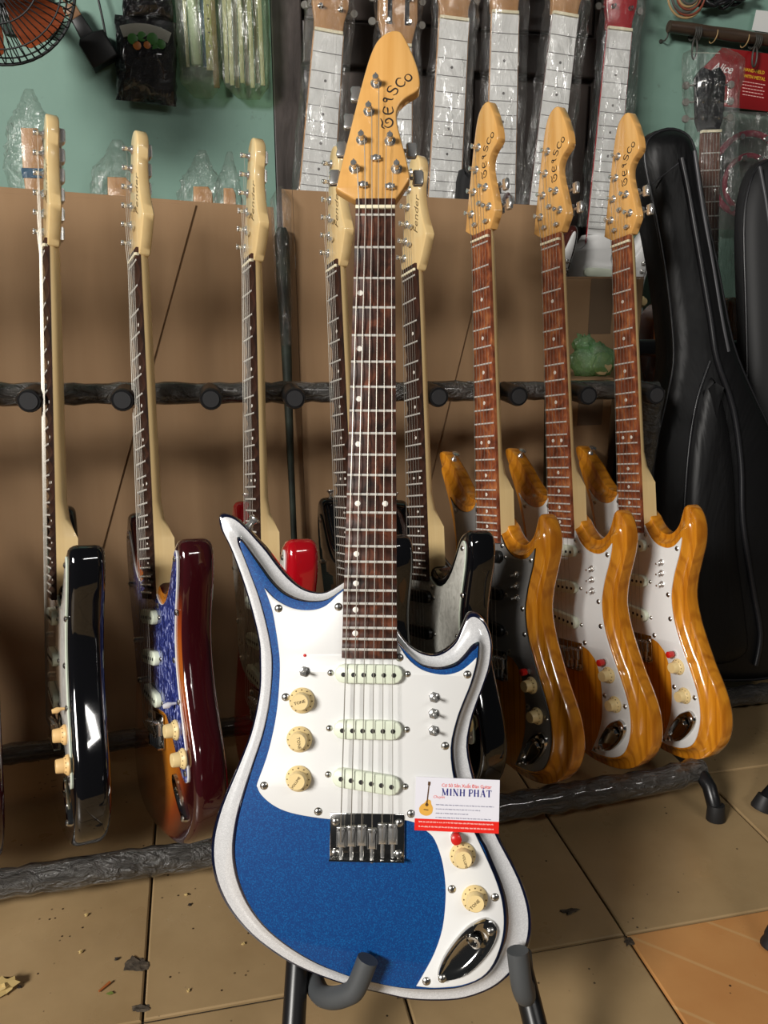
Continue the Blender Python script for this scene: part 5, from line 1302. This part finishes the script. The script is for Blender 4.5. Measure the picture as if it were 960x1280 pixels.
# power adapter
plain('adapter_black', (0.010, 0.010, 0.011), 0.45)
plain('copper_tip', (0.26, 0.14, 0.07), 0.4)
ac = at(121, 62, WY - 0.028)
ad = thing('power_adapter', 'black power adapter hanging by its cord on the wall', 'adapter', ac, (0, R(-30), 0))
link('case', MB().prism([(-0.026, -0.030), (0.030, -0.030), (0.030, 0.020), (0.010, 0.026), (-0.018, 0.026), (-0.026, 0.018)], -0.020, 0.022, 0.004).mesh('case', ['adapter_black'], 40), ad)
link('plug', MB().prism([(-0.017, 0.024), (0.012, 0.024), (0.010, 0.062), (-0.013, 0.062)], -0.011, 0.011, 0.003).mesh('plug', ['adapter_black'], 40), ad)
link('socket', MB().prism([(-0.014, 0.060), (0.010, 0.060), (0.010, 0.086), (-0.014, 0.086)], -0.011, 0.011, 0.003).mesh('socket', ['copper_tip'], 40), ad)
link('cord', MB().tube(catmull([(-0.002, 0, 0.084), (-0.004, 0, 0.12), (0.02, 0.004, 0.17), (0.06, 0.01, 0.22)], 5), 0.0024, 8).mesh('cord', ['copper_tip'], 60), ad)
link('lead', MB().tube(catmull([(0.028, 0, 0.010), (0.045, 0, 0.05), (0.07, 0.005, 0.12), (0.09, 0.01, 0.20)], 5), 0.0022, 8).mesh('lead', ['adapter_black'], 60), ad)
# black foil packs
def foil():
    m, nt, b = new_mat('black_foil')
    b.inputs['Base Color'].default_value = (0.006, 0.006, 0.007, 1)
    setp(b, 0.14, 0, 1.0)
    bump(nt, b, noise(nt, coords(nt), 34, 4, 0.6, 1.0), 1.0, 0.02)
foil()
plain('print_leaf', (0.045, 0.17, 0.030), 0.35)
plain('print_orange', (0.48, 0.16, 0.03), 0.35)
plain('print_silver', (0.24, 0.24, 0.20), 0.35)
def pack(label, px, py, w, h, tilt, Y):
    c = at(px, py, Y)
    t = thing('foil_pack', label, 'pouch', c, (0, R(tilt), 0), 'black foil packs on the wall')
    rnd = random.Random(px); rg = []
    for k in range(13):
        z = -h + 2 * h * k / 12; u = abs(k - 6) / 6; d = 0.004 + 0.020 * (1 - u ** 2.5)
        rg.append([(w * (1 + rnd.uniform(-0.04, 0.04)) * math.copysign(abs(math.cos(a * math.pi / 12)) ** 0.7, math.cos(a * math.pi / 12)), d * math.sin(a * math.pi / 12) * (1 + rnd.uniform(-0.3, 0.3)), z) for a in range(24)])
    link('pouch', MB().loft(rg, 0, True, True, True).mesh('pouch', ['black_foil'], 60), t)
    arc = [(-w * 0.78 + 1.56 * w * k / 10, h * 0.55 + 0.5 * h * (0.25 - (k / 10 - 0.5) ** 2)) for k in range(11)]
    lb = MB(); stroke(lb, arc, 0.020, -0.0245, 0, 0.004)
    link('label_arc', lb.mesh('label_arc', ['print_silver']), t)
    for k, (x, z, rr, m_) in enumerate(((-0.42, 0.42, 0.010, 'print_leaf'), (-0.12, 0.50, 0.009, 'print_leaf'), (0.22, 0.48, 0.011, 'print_leaf'), (0.5, 0.38, 0.009, 'print_leaf'), (-0.28, 0.28, 0.008, 'print_orange'), (0.34, 0.26, 0.008, 'print_leaf'), (0.05, 0.32, 0.007, 'print_orange'))):
        link('printed_mark', shared(('mark', rr, m_), lambda: MB().lathe([(rr, -0.003), (rr, 0.0003), (rr * 0.9, 0.0005)], 10).mesh('printed_mark', [m_], 40)), t, (x * w, -0.0245, z * h))
    return c
pack('black foil pack with green print, hanging lower of the pair', 183, 77, 0.058, 0.076, 4, WY - 0.030)
pack('black foil pack with green print, hanging above its twin', 184, -4, 0.048, 0.044, 0, WY - 0.028)
# two green tinted bags of rods
noisy('pale_rod', [(0.3, (0.46, 0.41, 0.25)), (0.7, (0.56, 0.50, 0.33))], (20, 20, 1.5), 3, 3, 0, 0.4)
plain('tube_white', (0.58, 0.62, 0.48), 0.35)
plain('rod_blue', (0.06, 0.14, 0.24), 0.4)
plain('ruler_yellow', (0.40, 0.35, 0.15), 0.4)
plain('rod_brown', (0.24, 0.16, 0.07), 0.5)
RB = WY - 0.032
def rod(label, grp, px, y1, w, d, mat, round_=False, ticks=False, lean=0.0, dy=0.0):
    p = at(px, y1, RB + dy)
    b = MB()
    if round_: b.lathe([(w * 0.8, 0), (w, 0.003), (w, 0.42), (w * 0.8, 0.422)], 14, (0, 0, 0), (0, 0, 1))
    else: b.prism([(-w, 0), (w, 0), (w, 0.42), (-w, 0.42)], -d, d, 0.0008)
    o = tag(link('rod', b.mesh('rod', [mat], 40), None, p, (0, R(lean), 0)), label, 'rod', grp)
    if ticks:
        for k in range(9): link('tick_mark', shared('tick', lambda: MB().box((0, 0, 0), (0.004, 0.0006, 0.0022)).mesh('tick_mark', ['ink_black'])), o, (0.001, -d - 0.0004, 0.02 + 0.024 * k))
rod('round pale tube in the narrower green bag of rods', 'rods in the narrower bag', 246, 82, 0.0105, 0, 'tube_white', True, lean=-1, dy=-0.010)
rod('blue strip in the narrower green bag of rods', 'rods in the narrower bag', 257, 84, 0.0045, 0.002, 'rod_blue', dy=-0.002)
rod('yellow ruler with black ticks in the narrower green bag', 'rods in the narrower bag', 263, 88, 0.0070, 0.0012, 'ruler_yellow', ticks=True, dy=-0.006)
rod('brown strip in the narrower green bag of rods', 'rods in the narrower bag', 271, 110, 0.0060, 0.0025, 'rod_brown', dy=-0.004, lean=-0.5)
rod('thin pale strip in the narrower green bag of rods', 'rods in the narrower bag', 235, 84, 0.0035, 0.002, 'pale_rod', dy=0.002)
for k in range(8):
    rod('pale cream strip in the wider green bag of rods', 'strips in the wider bag', 284 + 6.4 * k, 104 + (k % 3) * 3, 0.0042, 0.0022, 'pale_rod', lean=0.6 - 0.18 * k, dy=-0.012 * (k % 2))
# stamped ink mark on the strips
def green_bag(label, x0, x1, yb, seed):
    c0 = at(x0, yb, RB); c1 = at(x1, yb, RB); c = (c0 + c1) / 2; w = (c1.x - c0.x) / 2
    bm = wrinkle_bag([(0.004, 0, -0.004), (0, 0, 0.022), (0, 0, 0.10), (0, 0, 0.30)], [w * 0.45, w * 0.95, w * 1.02, w * 0.98], [0.008, 0.022, 0.025, 0.024], None, seed, amp=0.05)
    tag(link('plastic_bag', bm.mesh('plastic_bag', ['green_plastic'], 80), None, c), label, 'plastic bag', 'green bags of rods on the wall')
green_bag('narrower green tinted bag of rods, next to the foil packs', 226, 278, 120, 11)
green_bag('wider green tinted bag of cream strips, next to the old door', 278, 339, 121, 12)

# ================================================================== SMALL THINGS ON THE FLOOR
def oz(px, py, z=0.0):
    v = _r * ((px - 480) / FPX) - _u * ((py - 640) / FPX) + _f
    return Vector((0, 0, CAMH)) + v * ((z - CAMH) / v.z)
plain('crumb_tan', (0.50, 0.36, 0.14), 0.7)
plain('crumb_dark', (0.030, 0.022, 0.016), 0.8)
plain('twig_red', (0.36, 0.10, 0.02), 0.6)
plain('leaf_green', (0.16, 0.20, 0.04), 0.6)
p = oz(6, 1238)
tag(link('crumpled_scrap', lump((0, 0, 0.006), 0.014, 0.010, 0.009, 4, 10, 7, 0.4, 0.0012).mesh('crumpled_scrap', ['crumb_tan'], 20), None, p), 'crumpled tan scrap on the floor tile before the black guitar', 'scrap')
p = oz(131, 1236)
tag(link('wood_splinter', MB().tube([(-0.006, -0.005, 0.0025), (0.006, 0.006, 0.003)], [0.0012, 0.0018], 6).mesh('wood_splinter', ['twig_red']), None, p), 'short reddish splinter on the floor tile', 'splinter')
p = oz(137, 1243)
tag(link('leaf_scrap', MB().prism([(-0.004, 0), (0, 0.003), (0.005, 0.0015), (0.002, -0.002)], 0, 0.0006).mesh('leaf_scrap', ['leaf_green']), None, p + Vector((0, 0, 0.002)), (R(90), 0, 0)), 'tiny green scrap beside the reddish splinter', 'scrap')
rnd = random.Random(3)
for k in range(9):
    p = oz(rnd.uniform(20, 360), rnd.uniform(1110, 1260))
    tag(link('floor_crumb', lump((0, 0, 0.0015), 0.0025, 0.002, 0.0018, k, 8, 5, 0.4, 0.0005).mesh('floor_crumb', ['crumb_dark' if k % 2 else 'crumb_tan']), None, p + Vector((0, 0, 0.0008))), 'dark crumb of dirt on the floor tiles' if k % 2 else 'pale tan crumb on the floor tiles', 'crumb', 'dark crumbs on the floor' if k % 2 else 'tan crumbs on the floor')
# chipped tile corners filled with dirt
noisy('broken_mortar', [(0.3, (0.030, 0.022, 0.015)), (0.7, (0.10, 0.075, 0.050))], (1, 1, 1), 120, 4, 0, 0.9, 0, 0, 0.8, 0.003)
for px, py, rx, ry, sd, lb in ((172, 1207, 0.013, 0.011, 31, 'jagged dark chip in a tile edge before the sunburst guitar'), (176, 1262, 0.010, 0.005, 32, 'small dark chip at the tile corner below the larger chip'), (500, 1240, 0.006, 0.010, 33, 'dark chip in the tile joint under the blue guitar'), (712, 1140, 0.012, 0.005, 34, 'black scuffed flake on the tile beside the blue guitar'), (786, 1178, 0.006, 0.006, 35, 'dark chip at the corner of the orange tile')):
    p = oz(px, py)
    tag(link('tile_chip', lump((0, 0, 0.0008), rx, ry, 0.0016, sd, 16, 6, 0.5, 0.0004).mesh('tile_chip', ['broken_mortar']), None, p + Vector((0, 0, 0.0008))), lb, 'chip')
# feet of another stand at the right
p = oz(948, 1012)
t = thing('stand_foot', 'black stand foot with flat rubber end near the rack foot', 'stand foot', p)
link('tube', MB().tube([(0.004, 0.0, 0.012), (0.05, 0.02, 0.030), (0.16, 0.05, 0.10)], 0.011, 12).mesh('tube', ['tube_black'], 50), t)
link('rubber_cap', MB().lathe([(0.016, 0.0), (0.017, 0.004), (0.013, 0.024)], 14, (0.004, 0, 0), (0.4, 0.1, 1)).mesh('rubber_cap', ['rubber_black'], 40), t)
p = oz(965, 1185)
t = thing('stand_foot', 'black stand foot with ribbed cap beside the orange tile', 'stand foot', p)
link('rubber_cap', MB().lathe([(0.015, 0.0), (0.016, 0.004), (0.0135, 0.012), (0.0145, 0.016), (0.0125, 0.028)], 14, (0, 0, 0), (0.3, 0.1, 1)).mesh('rubber_cap', ['rubber_black'], 40), t)
link('tube', MB().tube([(0.006, 0.002, 0.024), (0.02, 0.006, 0.05), (0.14, 0.03, 0.22)], 0.010, 12).mesh('tube', ['tube_black'], 50), t)
